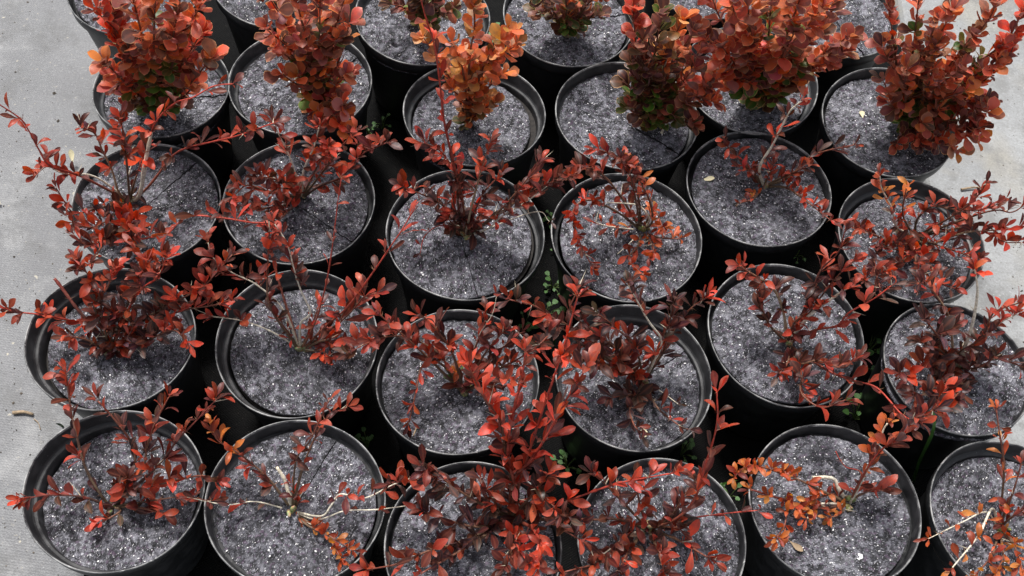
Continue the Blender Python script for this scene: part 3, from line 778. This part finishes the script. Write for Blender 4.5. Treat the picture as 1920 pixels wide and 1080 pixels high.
plant('B6', (1788, 690), [
 ([(1745, 682), (1712, 695), (1688, 700)], 9, d_(bare=.15, ll=.026)),
 ([(1768, 722), (1750, 760), (1722, 785)], 10, d_(bare=.15, pal='maroon', ll=.025)),
 ([(1785, 620), (1776, 585), (1752, 545), (1725, 528)], 14, d_(bare=.4, bark='pale')),
 ([(1812, 645), (1822, 598), (1833, 545), (1828, 505)], 17, d_(bare=.92, bark='bone', thick=.0034, pal='red', n=(5, 7), tip='bright')),
 ([(1815, 655), (1845, 635), (1878, 608), (1905, 590)], 12, d_(bare=.75, bark='bone', pal='red', tip='bright')),
 ([(1850, 668), (1890, 678), (1918, 688)], 9, d_(bare=.2)),
 ([(1830, 690), (1862, 672)], 7, d_(bare=.2)),
 ([(1802, 720), (1788, 748)], 5, d_(bare=.3)),
 ([(1840, 640), (1860, 592), (1895, 575), (1925, 565)], 14, d_(bare=.5, pal='red', tip='bright')),
 ([(1765, 660), (1725, 640)], 9, d_(bare=.2)),
 ([(1800, 660), (1830, 640), (1850, 630)], 9, d_(bare=.2)),
 ([(1770, 700), (1740, 735), (1715, 742)], 8, d_(bare=.3)),
 ([(1760, 640), (1735, 600)], 11, d_(bare=.6)),
], pal='maroon', ll=.024, n=(4, 6), tip='maroon')
plant('C1', (244, 378), [
 ([(262, 366), (271, 308), (284, 250), (302, 214), (332, 194), (362, 180), (402, 162), (438, 157)], [2, 8, 14, 17, 19, 20, 21, 21.5], d_(bare=.5, bark='red', pal='bright', thick=.0018, n=(1, 3), ll=.019)),
 ([(262, 366), (271, 308), (284, 248)], 14, d_(bare=.97, bark='bone', thick=.0036, n=(5, 7), cut=True, pal='red')),
 ([(222, 358), (210, 318), (194, 282), (180, 250), (155, 240)], 17, d_(bare=.5, bark='pale')),
 ([(180, 332), (120, 322), (90, 312), (70, 325)], 13, d_(bare=.55, bark='bone', n=(4, 6), pal='red')),
 ([(150, 330), (92, 310), (78, 282), (55, 245), (34, 224), (-4, 194)], 22, d_(bare=.55, bark='red', pal='red', n=(2, 4), step=.016, ll=.02)),
 ([(182, 390), (140, 400), (118, 380), (105, 352)], 10, d_(bare=.3, pal='red')),
 ([(215, 430), (190, 450), (160, 460), (138, 440)], 10, d_(bare=.2)),
 ([(236, 420), (242, 428)], 6, d_(bare=.6, pal='red', n=(5, 7))),
 ([(255, 440), (280, 445), (305, 440)], 10, d_(bare=.35, pal='bright', bark='red')),
 ([(250, 450), (272, 492)], 9, d_(bare=.5, pal='red')),
 ([(280, 345), (322, 298), (352, 276), (396, 266), (445, 255), (512, 231)], 17, d_(bare=.35, bark='red', n=(2, 5), tip='red', step=.022)),
 ([(238, 330), (232, 260), (225, 222)], 20, d_(bare=.6)),
 ([(250, 350), (265, 310), (275, 285)], 10, d_(bare=.85, n=(2, 3), ll=.03)),
 ([(190, 420), (150, 420), (128, 405)], 10, d_(bare=.3)),
 ([(200, 440), (175, 490), (150, 500)], 10, d_(bare=.4)),
], pal='maroon', ll=.022, n=(3, 6), tip='red')
plant('C2', (566, 372), [
 ([(570, 325), (586, 278), (598, 240)], 16, d_(bare=.5, bark='bone', thick=.0026, pal='red')),
 ([(545, 345), (510, 335), (485, 332)], 10, d_(bare=.3, pal='red', n=(5, 8), ll=.024)),
 ([(552, 312), (540, 282), (525, 250), (512, 226)], 15, d_(bare=.6, bark='bone', pal='red')),
 ([(600, 350), (642, 328), (682, 292), (724, 268)], 15, d_(bare=.4, bark='dark', pal='red', n=(4, 6))),
 ([(605, 320), (640, 275), (668, 245)], 17, d_(bare=.4, pal='red')),
 ([(532, 382), (490, 388), (440, 398)], 8, d_(bare=.2, pal='red')),
 ([(545, 360), (520, 352)], 6, d_(bare=.3, pal='red', n=(5, 7))),
 ([(540, 395), (522, 415)], 5, d_(bare=.4)),
 ([(500, 360), (462, 348), (440, 365)], 10, d_(bare=.5, pal='red')),
 ([(590, 320), (615, 275)], 14, d_(bare=.6, pal='red', tip='bright')),
], pal='maroon', ll=.0225, n=(4, 6), tip='red')
plant('C3', (872, 446), [
 ([(868, 380), (850, 300), (836, 230), (826, 160), (815, 85), (798, 25), (786, -15)], 33, d_(bare=.3, pal='bright', bark='red', n=(2, 4), step=.024, ll=.023, thick=.002)),
 ([(862, 390), (850, 330), (828, 285), (795, 268)], 16, d_(bare=.35, tip='red')),
 ([(888, 385), (905, 320), (918, 268)], 18, d_(bare=.55, tip='red', bark='pale')),
 ([(832, 422), (800, 445), (788, 475)], [4, 3, 2], d_(bare=.3, pal='red', bark='red', n=(1, 2), ll=.012, thick=.0012)),
 ([(835, 390), (795, 368), (758, 352)], 10, d_(bare=.3, tip='red')),
 ([(915, 425), (940, 406), (985, 378), (1035, 342)], 12, d_(bare=.4, bark='bone', tip='maroon')),
 ([(868, 415)], 4, d_(bare=.5, n=(4, 6), ll=.026)),
 ([(898, 412)], 4, d_(bare=.5, n=(4, 6), ll=.025, pal='red')),
 ([(842, 412)], 4, d_(bare=.5, n=(4, 6), ll=.025)),
 ([(940, 390), (985, 340), (1012, 305)], 15, d_(bare=.5, tip='red')),
 ([(905, 370), (935, 330)], 11, d_(bare=.4)),
 ([(850, 380), (855, 350)], 9, d_(bare=.4)),
 ([(960, 385), (1015, 350), (1062, 335)], 14, d_(bare=.6, tip='red')),
 ([(1000, 400), (1030, 415)], 9, d_(bare=.98, n=(1, 1), bark='bone', thick=.0014, ll=.015)),
], pal='maroon', ll=.024, n=(4, 6))
plant('C4', (1202, 432), [
 ([(1216, 412), (1200, 391), (1170, 382), (1138, 380)], 8, d_(n=(0, 0), bark='bone', thick=.0022)),
 ([(1222, 418), (1216, 380), (1202, 345), (1186, 308)], 14, d_(bare=.3, tip='orange')),
 ([(1195, 360), (1160, 300), (1122, 280)], 17, d_(bare=.5, pal='red', ll=.023)),
 ([(1150, 350), (1110, 312), (1066, 330)], 16, d_(bare=.6, pal='red', ll=.023)),
 ([(1142, 427), (1117, 417)], 4, d_(bare=.2, bark='bone', n=(2, 4))),
 ([(1160, 400), (1110, 372), (1076, 395), (1084, 445), (1108, 496)], [5, 8, 8, 6, 4], d_(bare=.5, n=(4, 6), step=.012, pal='bright', ll=.0165)),
 ([(1232, 442), (1272, 448)], 3, d_(bare=.2, pal='orange')),
 ([(1192, 460), (1178, 485), (1205, 515)], 5, d_(bare=.2, n=(3, 5))),
 ([(1186, 450), (1158, 476)], 3, d_(n=(0, 0), bark='bone', thick=.0014)),
 ([(1222, 460), (1218, 482)], 4, d_(bare=.3)),
 ([(1228, 400), (1242, 425)], 6, d_(bare=.4, pal='orange', n=(3, 5))),
 ([(1180, 330), (1165, 300)], 15, d_(bare=.5, pal='red', ll=.022)),
], pal='tiny', ll=.0175, n=(3, 5))
plant('C5', (1432, 350), [
 ([(1424, 312), (1450, 265), (1480, 212), (1502, 190)], 17, d_(bare=.35, bark='bone', thick=.003, n=(3, 6))),
 ([(1400, 312), (1372, 282), (1358, 264)], 8, d_(bare=.3, pal='bright')),
 ([(1412, 325), (1392, 318)], 5, d_(bare=.3, pal='bright')),
 ([(1478, 332), (1512, 300), (1542, 282), (1600, 272)], 13, d_(bare=.3, ll=.023, tip='maroon')),
 ([(1470, 352), (1502, 370), (1535, 398), (1556, 412)], 8, d_(bare=.3)),
 ([(1412, 374), (1388, 380)], 3, d_(bare=.3, pal='orange', ll=.014)),
 ([(1480, 325), (1515, 312)], 8, d_(bare=.4, pal='red')),
 ([(1440, 330), (1450, 310)], 5, d_(bare=.4, pal='tiny', ll=.017)),
], pal='red', ll=.020, n=(3, 5), tip='red')
plant('C6', (1715, 445), [
 ([(1680, 420), (1670, 390), (1656, 352), (1650, 330)], 14, d_(bare=.35, bark='bone', n=(4, 6), thick=.0024, tip='orange')),
 ([(1680, 460), (1640, 440), (1600, 422)], 11, d_(bare=.25)),
 ([(1738, 462), (1766, 450), (1810, 435), (1860, 430), (1922, 425)], 13, d_(bare=.3, bark='pale', n=(3, 6), step=.014)),
 ([(1722, 410), (1745, 390), (1782, 390), (1835, 395), (1885, 378)], 15, d_(bare=.2, n=(4, 6), tip='red')),
 ([(1700, 480), (1655, 505), (1622, 525)], 9, d_(bare=.2)),
 ([(1740, 495), (1762, 528), (1785, 540)], 9, d_(bare=.2)),
 ([(1690, 465), (1650, 462)], 7, d_(bare=.2)),
 ([(1800, 470), (1830, 485)], 11, d_(bare=.6, n=(4, 6))),
 ([(1790, 400), (1830, 365), (1848, 345)], 17, d_(bare=.55, tip='red')),
 ([(1690, 400), (1700, 350)], 13, d_(bare=.5, tip='orange')),
 ([(1715, 490), (1720, 535)], 9, d_(bare=.3)),
 ([(1840, 425), (1880, 450), (1915, 455)], 12, d_(bare=.6)),
 ([(1850, 400), (1895, 400), (1925, 380)], 15, d_(bare=.6)),
 ([(1690, 440), (1640, 480), (1650, 540)], 10, d_(bare=.4, pal='maroon')),
], pal='red', ll=.0205, n=(3, 5))
UP_ = d_(rnd_leaf=True, pal='pink', low='green', margin=.8, ll=.0225, n=(4, 6), step=.0155, bare=.12, bark='tan', thick=.0022, spread=1.05, lift=.55, tip='pink')
plant('D1', (296, 205), [
 ([(255, 110), (205, 10), (190, -25)], 23, d_(tip='bright')), ([(270, 100), (245, -20)], 27), ([(292, 90), (292, -25)], 28), ([(315, 100), (340, -15)], 27),
 ([(330, 110), (378, 5)], 23), ([(260, 140), (208, 62)], 17, d_(tip='bright')), ([(335, 130), (375, 66)], 17, d_(tip='bright')), ([(275, 150), (240, 95)], 15),
 ([(300, 140), (302, 80)], 17), ([(318, 140), (335, 62)], 18), ([(260, 170), (228, 140)], 10, d_(pal='dusk')), ([(320, 160), (345, 118)], 12), ([(285, 170), (270, 150)], 8, d_(pal='green')), ([(245, 165), (200, 120)], 14), ([(350, 160), (395, 110)], 15), ([(255, 190), (215, 165)], 8, d_(pal='dusk')), ([(335, 185), (365, 160)], 8), ([(235, 90), (180, 20)], 21, d_(tip='bright')), ([(305, 175), (315, 150)], 8, d_(pal='green'))], **UP_)
plant('D2', (592, 190), [
 ([(560, 90), (505, -5)], 23), ([(575, 80), (550, -20)], 27), ([(600, 80), (600, -20)], 27), ([(620, 90), (645, 0)], 23), ([(560, 130), (518, 90)], 14),
 ([(585, 130), (565, 75)], 17), ([(610, 130), (632, 78)], 17), ([(620, 165), (648, 140)], 10), ([(600, 180), (620, 205)], 6, d_(pal='bright', low='flame')),
 ([(615, 185), (648, 205)], 7, d_(pal='bright', low='flame')), ([(590, 190), (602, 220)], 5, d_(pal='bright', low='flame')), ([(580, 160), (560, 145)], 10, d_(pal='dusk')), ([(560, 110), (500, 55)], 18), ([(630, 120), (655, 45)], 19), ([(565, 165), (530, 140)], 10), ([(620, 210), (640, 235)], 5, d_(pal='bright', low='flame'))], **UP_)
FL = dict(UP_); FL.update(pal='flame', tip='flame', low='flame', ll=.022, margin=.5)
plant('D3', (880, 240), [
 ([(850, 150), (795, 72)], 17, d_(bare=.55)), ([(865, 130), (850, 85)], 18, d_(bare=.5)), ([(880, 120), (890, 50), (884, -8)], 26, d_(bare=.42)), ([(905, 130), (952, 60)], 20, d_(bare=.6)),
 ([(890, 170), (906, 115)], 14), ([(900, 180), (942, 140)], 12), ([(890, 210), (925, 195)], 7, d_(ll=.019)), ([(870, 190), (850, 170)], 9, d_(ll=.018)),
 ([(880, 200), (885, 170)], 9, d_(pal='dusk', low='dusk')), ([(910, 130), (968, 85)], 18, d_(bare=.65))], **FL)
DK = dict(UP_); DK.update(pal='dusk', tip='dusk', low='green')
plant('E3', (795, 52), [([(770, -20), (745, -60)], 16), ([(795, -30), (795, -70)], 17), ([(820, -20), (845, -50)], 15), ([(770, 20), (735, 8)], 7), ([(815, 25), (850, 15)], 7), ([(790, 10), (785, -10)], 9), ([(805, 35), (815, 20)], 5)], **DK)
plant('E4', (1065, 70), [([(1030, 10), (1005, -15)], 10), ([(1065, -20), (1065, -70)], 18), ([(1100, 10), (1140, -20)], 12, d_(tip='flame')), ([(1050, 40), (1015, 25)], 6), ([(1085, 45), (1120, 30)], 6), ([(1065, 40), (1065, 15)], 7, d_(tip='flame'))], **DK)
plant('D4', (1222, 238), [
 ([(1200, 140), (1190, 45), (1186, 20)], 21, d_(tip='bright')), ([(1225, 130), (1240, 30)], 22), ([(1245, 130), (1278, 40)], 21, d_(tip='flame')),
 ([(1200, 170), (1185, 120)], 13), ([(1240, 170), (1262, 110)], 15), ([(1255, 180), (1300, 130)], 13, d_(tip='pink')), ([(1225, 170), (1225, 115)], 14),
 ([(1215, 205), (1195, 185)], 7), ([(1245, 205), (1285, 195)], 8), ([(1230, 210), (1240, 190)], 7), ([(1260, 160), (1310, 100)], 15, d_(tip='pink')), ([(1255, 140), (1300, 60)], 19, d_(tip='pink')), ([(1215, 150), (1205, 80)], 18), ([(1270, 180), (1335, 190)], 10, d_(tip='pink')), ([(1190, 200), (1180, 160)], 9), ([(1258, 225), (1298, 232)], 6), ([(1200, 222), (1180, 205)], 6), ([(1235, 215), (1262, 215)], 6), ([(1265, 195), (1318, 165)], 10, d_(tip='pink')),
 ([(1235, 230), (1250, 225), (1240, 250)], [2, 2.5, 1], d_(n=(0, 0), bark='bone', thick=.003, cut=True)), ([(1210, 232), (1190, 236)], 2, d_(n=(0, 0), bark='bone', thick=.0035, cut=True))], **DK)
BIG = dict(UP_); BIG.update(ll=.0262, margin=1.0, low='green', n=(4, 6))
plant('D5', (1440, 195), [
 ([(1390, 110), (1345, 30), (1330, -30)], 25), ([(1415, 90), (1395, -30)], 28), ([(1440, 90), (1450, -40)], 29), ([(1465, 90), (1510, -30)], 28), ([(1490, 110), (1575, 0)], 24),
 ([(1500, 130), (1588, 70)], 17), ([(1460, 120), (1490, 60)], 20), ([(1420, 130), (1410, 70)], 19), ([(1400, 140), (1355, 90)], 16), ([(1390, 155), (1350, 130)], 12),
 ([(1480, 150), (1545, 120)], 12), ([(1445, 150), (1445, 110)], 13), ([(1420, 165), (1400, 145)], 10), ([(1465, 165), (1490, 145)], 9, d_(pal='green')), ([(1435, 175), (1425, 160)], 6, d_(pal='green')), ([(1375, 130), (1325, 70)], 18), ([(1380, 150), (1330, 150)], 11), ([(1495, 140), (1575, 100)], 14), ([(1400, 100), (1370, 0)], 25), ([(1480, 100), (1545, 10)], 24)], **BIG)
plant('D6', (1700, 240), [
 ([(1680, 120), (1665, 10), (1660, -20)], 22, d_(tip='bright')), ([(1710, 110), (1725, -20)], 24), ([(1740, 120), (1785, 20)], 23, d_(tip='pink')), ([(1770, 140), (1850, 40), (1865, 5)], 24, d_(tip='pink')),
 ([(1790, 150), (1880, 80), (1915, 25)], 23, d_(tip='bright')), ([(1780, 170), (1868, 120)], 17, d_(tip='pink')), ([(1750, 170), (1800, 130)], 16), ([(1770, 205), (1845, 190)], 11, d_(tip='red')),
 ([(1740, 240), (1790, 245)], 6, d_(tip='red', pal='red')), ([(1700, 180), (1700, 130)], 15), ([(1740, 160), (1755, 85)], 18, d_(tip='pink')), ([(1690, 215), (1670, 195)], 7),
 ([(1730, 215), (1760, 205)], 8), ([(1715, 250), (1725, 265)], 4, d_(tip='red', pal='red')), ([(1760, 190), (1810, 170)], 13, d_(tip='pink')), ([(1715, 160), (1725, 100)], 16),
 ([(1800, 165), (1878, 125), (1908, 72)], 20, d_(tip='bright', bare=.4)), ([(1800, 180), (1850, 150), (1882, 100)], 17, d_(bare=.4)), ([(1690, 160), (1655, 90)], 15), ([(1760, 150), (1820, 70)], 19), ([(1780, 180), (1850, 210)], 11), ([(1740, 200), (1760, 270)], 5, d_(tip='red')), ([(1740, 250), (1790, 282)], 5, d_(tip='pink', pal='red')), ([(1760, 240), (1830, 262)], 7, d_(tip='pink', pal='red')), ([(1690, 250), (1682, 270)], 4, d_(pal='red', tip='red')), ([(1680, 200), (1655, 150)], 11), ([(1720, 140), (1755, 40)], 21), ([(1770, 190), (1835, 240)], 9, d_(tip='red')), ([(1700, 210), (1730, 230)], 6), ([(1780, 225), (1815, 235)], 8, d_(tip='red'))], **dict(DK, ll=.021, pal='pink', tip='pink'))
plant('E2', (520, 5), [([(500, -60), (480, -90)], 14), ([(530, -60), (540, -110)], 18), ([(545, -20), (570, -45)], 9), ([(510, -20), (495, -10)], 6), ([(535, -10), (545, 5)], 5)], **UP_)

# leaves become objects; past 300 on one plant the least visible ones join into one mass
for k, L in PENDING.items():
    key = lambda r: -((CAM - (ROOTS[k].location + r[2].translation)).length) 
    idx = sorted(range(len(L)), key=lambda i: key(L[i]), reverse=True)
    keep = set(idx[:300])
    rest = [L[i] for i in range(len(L)) if i not in keep]
    for i in sorted(keep):
        bo, me, M, c = L[i]
        o = bpy.data.objects.new('leaf', me); COL.objects.link(o); o.parent = bo; o.matrix_basis = M; o.color = c
    LCOUNT[k] = len(L)
    if rest:
        groups = {}
        vs, fs, cs, ed, rb = [], [], [], [], []
        for bo, me, M, c in rest:
            b0 = len(vs)
            vs += [tuple(M @ v.co) for v in me.vertices]
            fs += [tuple(b0 + q for q in p.vertices) for p in me.polygons]
            n_ = len(me.vertices)
            e = [0.0] * n_; me.attributes['edge'].data.foreach_get('value', e); ed += e
            e = [0.0] * n_; me.attributes['rib'].data.foreach_get('value', e); rb += e
            cs += [c] * n_
        fm = bpy.data.meshes.new('foliage'); fm.from_pydata(vs, [], fs); fm.update(); smooth(fm)
        fm.attributes.new('edge', 'FLOAT', 'POINT').data.foreach_set('value', ed)
        fm.attributes.new('rib', 'FLOAT', 'POINT').data.foreach_set('value', rb)
        fm.color_attributes.new('tint', 'FLOAT_COLOR', 'POINT').data.foreach_set('color', [q for c in cs for q in c])
        o = link('foliage', fm, ROOTS[k]); o['kind'] = 'stuff'
        if 'barberry_leaf_mass' not in bpy.data.materials:
            mm = LEAF.copy(); mm.name = 'barberry_leaf_mass'; nt_ = mm.node_tree
            oi = next(x for x in nt_.nodes if x.type == 'OBJECT_INFO')
            an = nt_.nodes.new('ShaderNodeAttribute'); an.attribute_name = 'tint'
            for l in list(nt_.links):
                if l.from_node == oi and l.from_socket.name in ('Color', 'Alpha'):
                    to, nm = l.to_socket, l.from_socket.name; nt_.links.remove(l); nt_.links.new(an.outputs[nm], to)
        fm.materials.append(bpy.data.materials['barberry_leaf_mass'])
print('LEAVES', sum(LCOUNT.values()), LCOUNT)

# ------------------------------------------------------------------ weeds on the ground between the pots
def weed_leaf(seed):
    rnd = random.Random(seed); n_ = 12
    vs = [(0, .0, 0)]; fs = []
    vs.append((0, .5, .04))
    for i in range(n_):
        a = 2 * math.pi * i / n_ + .001; r = .5 * (1 + .1 * math.cos(3 * a + seed))
        vs.append((r * .85 * math.sin(a), .5 - r * math.cos(a) * .95, .1 * abs(math.sin(a)) + .04 * rnd.random()))
    for i in range(n_): fs.append((1, 2 + i, 2 + (i + 1) % n_))
    me = bpy.data.meshes.new('weed_leaf'); me.from_pydata(vs[0:], [], fs); me.update(); smooth(me); me.materials.append(WEED); return me
WL = [weed_leaf(i) for i in range(4)]
WEEDS = [
 (1040, 408, 'green weed in the gap beside the drooping red chain plant', .9), (1052, 468, 'small weed midway down the gap between the two middle pots', .7),
 (1038, 530, 'weed tuft at the lower end of the gap between the two middle pots', .9), (1022, 585, 'broad-leaved weed behind the far rim of the grey-maroon plant', 1.2),
 (985, 600, 'weed under the reaching red sprig above the yellowish-stump pot', .9), (716, 228, 'tiny weed in the dark gap beside the bright orange plant', .9),
 (1632, 655, 'weed clump in the gap beside the pot with pale rim', 1.3), (1608, 775, 'low weed patch in the gap above the orange-leaved pot', 1.3),
 (1648, 690, 'lower weed of the pair in the gap near the grass blade', 1.0), (688, 830, 'faint weed in the dark gap beside the glittering disc pot', .9),
 (1065, 868, 'faint weed between the big red plant and the grey-maroon plant', 1.0), (1372, 925, 'thin weed beside the orange-leaved pot rim', .9),
 (930, 60, 'weed in the gap between the two far olive plants', 1.1), (1500, 470, 'faint weed in shade behind the pale rim', .8), (1280, 846, 'weed peeking from the gap by the tall leaning shoot', .9),
 (690, 240, 'tiny weed beside the muted pink plant\'s pot', .6),
]
for i, (u, v, lab, s) in enumerate(WEEDS):
    rnd = random.Random(500 + i); p = at(u, v, .02)
    root = bpy.data.objects.new('weed', None); COL.objects.link(root); root.location = (p.x, p.y, 0.0); root.empty_display_size = .01
    tag(root, lab, 'weed', 'green weeds growing in the gaps between pots')
    s *= .7
    for j in range(rnd.randint(7, 11)):
        a = rnd.uniform(0, 6.28); ln = rnd.uniform(.008, .024) * s; h = rnd.uniform(.012, .045) * s
        q = Vector((math.cos(a) * ln, math.sin(a) * ln, h))
        P = spline([Vector((0, 0, 0)), q * .5 + Vector((0, 0, .006)), q], 3)
        st = link('stem', tube(P, [.0006] * len(P), [(.10, .16, .04)] * len(P)), root, STEM)
        o = bpy.data.objects.new('leaf', WL[j % 4]); COL.objects.link(o); o.parent = st
        dl = Vector((math.cos(a), math.sin(a), rnd.uniform(-.1, .3))).normalized(); x, y, z = frame_from(dl, Vector((0, 0, 1)))
        M = Matrix((x, y, z)).transposed().to_4x4() @ Matrix.Scale(rnd.uniform(.008, .013) * s, 4); M.translation = q
        o.matrix_basis = M
def blade(name, pts, wd, label):
    W = [at(u, v, z) for u, v, z in pts]; P = spline(W, 6); o0 = Vector((W[0].x, W[0].y, 0)); vs, fs = [], []
    for i, p in enumerate(P):
        t = i / (len(P) - 1); ww = wd * (1 - t) ** .6 * (.6 + .8 * t if t < .4 else 1)
        side = (P[min(i + 1, len(P) - 1)] - P[max(0, i - 1)]).cross(CAM - p).normalized()
        for s, dz in ((-1, .0), (0, -.0008), (1, .0)): vs.append(tuple(p - o0 + side * s * ww + Vector((0, 0, dz))))
    for i in range(len(P) - 1):
        for q in (0, 1): fs.append((i * 3 + q, i * 3 + q + 1, i * 3 + q + 4, i * 3 + q + 3))
    me = bpy.data.meshes.new(name); me.from_pydata(vs, [], fs); me.update(); smooth(me)
    o = link(name, me, None, WEED); o.location = o0; return tag(o, label, 'grass', 'grass blades growing between the pots')
blade('grass_blade', [(1712, 905, .0), (1724, 865, .08), (1748, 812, .17), (1752, 780, .19), (1743, 768, .195)], .0028, 'long bright green grass blade beside the dark maroon end pot')
blade('grass_blade', [(1038, 650, .0), (1042, 632, .03), (1050, 610, .06)], .0016, 'short grass blade behind the yellowish-stump plant')
blade('grass_blade', [(1030, 655, .0), (1030, 640, .03), (1026, 618, .055)], .0014, 'thin grass blade leaning away from its taller neighbour')
blade('grass_blade', [(1340, 915, .0), (1362, 905, .02), (1385, 900, .035)], .0018, 'flat-lying grass blade beside the orange-leaved pot')
blade('grass_blade', [(118, 800, .0), (112, 796, .02), (104, 794, .03)], .0022, 'bright grass tip poking out beside the front corner pot')

# ------------------------------------------------------------------ scraps: fallen leaves, cut twigs
def scrap(u, v, z, ln, az, mat, label, tilt=.15, col=None):
    src = ROUND[2] if ln < .02 else NARROW[2]
    me = src.copy(); me.materials.clear(); me.materials.append(mat)
    o = link('fallen_leaf', me); p = at(u, v, z); o.location = p
    o.scale = (ln, ln, ln); o.rotation_euler = (tilt, 0, az)
    return tag(o, label, 'fallen leaf', 'pale fallen leaves and scraps')
scrap(1312, 338, DISC_Z['C5'] + .004, .020, -1.4, DRY, 'pale yellow leaf scrap on the disc below the slanting stem')
scrap(1156, 190, DISC_Z['D4'] + .004, .017, -2.0, DRY, 'cream narrow scrap on the disc beside the dense dark plant')
scrap(1618, 222, DISC_Z['D6'] + .004, .012, .2, DRY, 'small white scrap on the disc beside the path plant')
scrap(1478, 1012, DISC_Z['A5'] + .004, .020, -2.3, WOOD, 'dry tan leaf on the disc of the orange-leaved plant')
scrap(1190, 818, DISC_Z['B4'] + .004, .016, -1.2, DRY, 'pale green scrap on the disc of the grey-maroon plant')
def twig(u0, v0, u1, v1, z, r, label, mat=WOOD):
    a, b = at(u0, v0, z), at(u1, v1, z); mid = (a + b) / 2 + Vector((.001, .002, .001)); o0 = Vector((a.x, a.y, z))
    P = spline([a - o0, mid - o0, b - o0], 5)
    me = tube(P, [r * (1 - .3 * i / len(P)) for i in range(len(P))], [(.4, .3, .18)] * len(P))
    o = link('dry_twig', me, None, mat); o.location = o0; return tag(o, label, 'twig', 'dry twigs lying about')
twig(24, 774, 62, 777, .003, .0026, 'brown dry twig on the fabric near the front corner pot')
twig(63, 785, 76, 806, .002, .0006, 'thin curved dry stalk on the fabric beside the brown twig')
twig(1802, 355, 1846, 353, .017, .0018, 'tan dry twig lying on the concrete path')
twig(775, 817, 780, 800, DISC_Z['B3'] + .003, .0010, 'short tan twig on the disc below the hanging red chain')
scrap(137, 308, .012, .022, .3, DRY, 'pale green-white leaf scrap beside the white-stemmed pot, on the fabric', .5)
scrap(1, 383, .006, .010, .9, DRY, 'small cream scrap on the fabric at the picture edge')
def stone(u, v, z, r, seed, label):
    bm = bmesh.new(); bmesh.ops.create_icosphere(bm, subdivisions=2, radius=1)
    for q in bm.verts:
        q.co *= 1 + .45 * noise.noise(q.co * 1.3 + Vector((seed * 3.1, 0, 0))) + .12 * noise.noise(q.co * 4)
        q.co.z *= .6
    me = bpy.data.meshes.new('white_stone'); bm.to_mesh(me); bm.free()
    o = link('white_stone', me, None, GRAIN); o.location = at(u, v, z + r * .3); o.scale = (r, r, r); o.rotation_euler.z = seed
    return tag(o, label, 'stone', 'white stone chips lying on the mulch discs')
stone(1523, 829, DISC_Z['A5'], .0036, 1, 'white chip near the far rim of the orange-leaved pot')
stone(1611, 1044, DISC_Z['A5'], .0046, 2, 'larger white chip near the front of the orange-leaved pot')
stone(144, 1037, DISC_Z['A1'], .0034, 3, 'white chip on the disc of the front corner pot')
stone(168, 880, DISC_Z['A1'], .0026, 4, 'bluish white chip at the foot of the upright stem, front corner pot')
# loose soil crumbs spilled on the fabric and the path
cr = random.Random(5); vs, fs = [], []
for i in range(520):
    if cr.random() < .55: u, v, z = cr.uniform(-60, 175) * cr.random() ** .5, cr.uniform(0, 1080), .0004
    else: u, v, z = 1930 - 150 * cr.random() ** 1.5, cr.uniform(0, 780), .0144
    p = at(u, v, z); r = .0007 * math.exp(cr.gauss(0, .55)); b0 = len(vs)
    for c in ((1, 0, 0), (-1, 0, 0), (0, 1, 0), (0, -1, 0), (0, 0, .7)): vs.append(tuple(p + Vector(c) * r * cr.uniform(.6, 1.5)))
    fs += [(b0, b0 + 2, b0 + 4), (b0 + 2, b0 + 1, b0 + 4), (b0 + 1, b0 + 3, b0 + 4), (b0 + 3, b0, b0 + 4)]
me = bpy.data.meshes.new('soil_crumbs'); me.from_pydata(vs, [], fs); me.update()
tag(link('soil_crumbs', me, None, mat_plain('dry_soil_crumb', (.09, .075, .06), .9, .6, 40)), 'loose brown soil crumbs spilled on fabric and concrete', 'soil', kind='stuff')
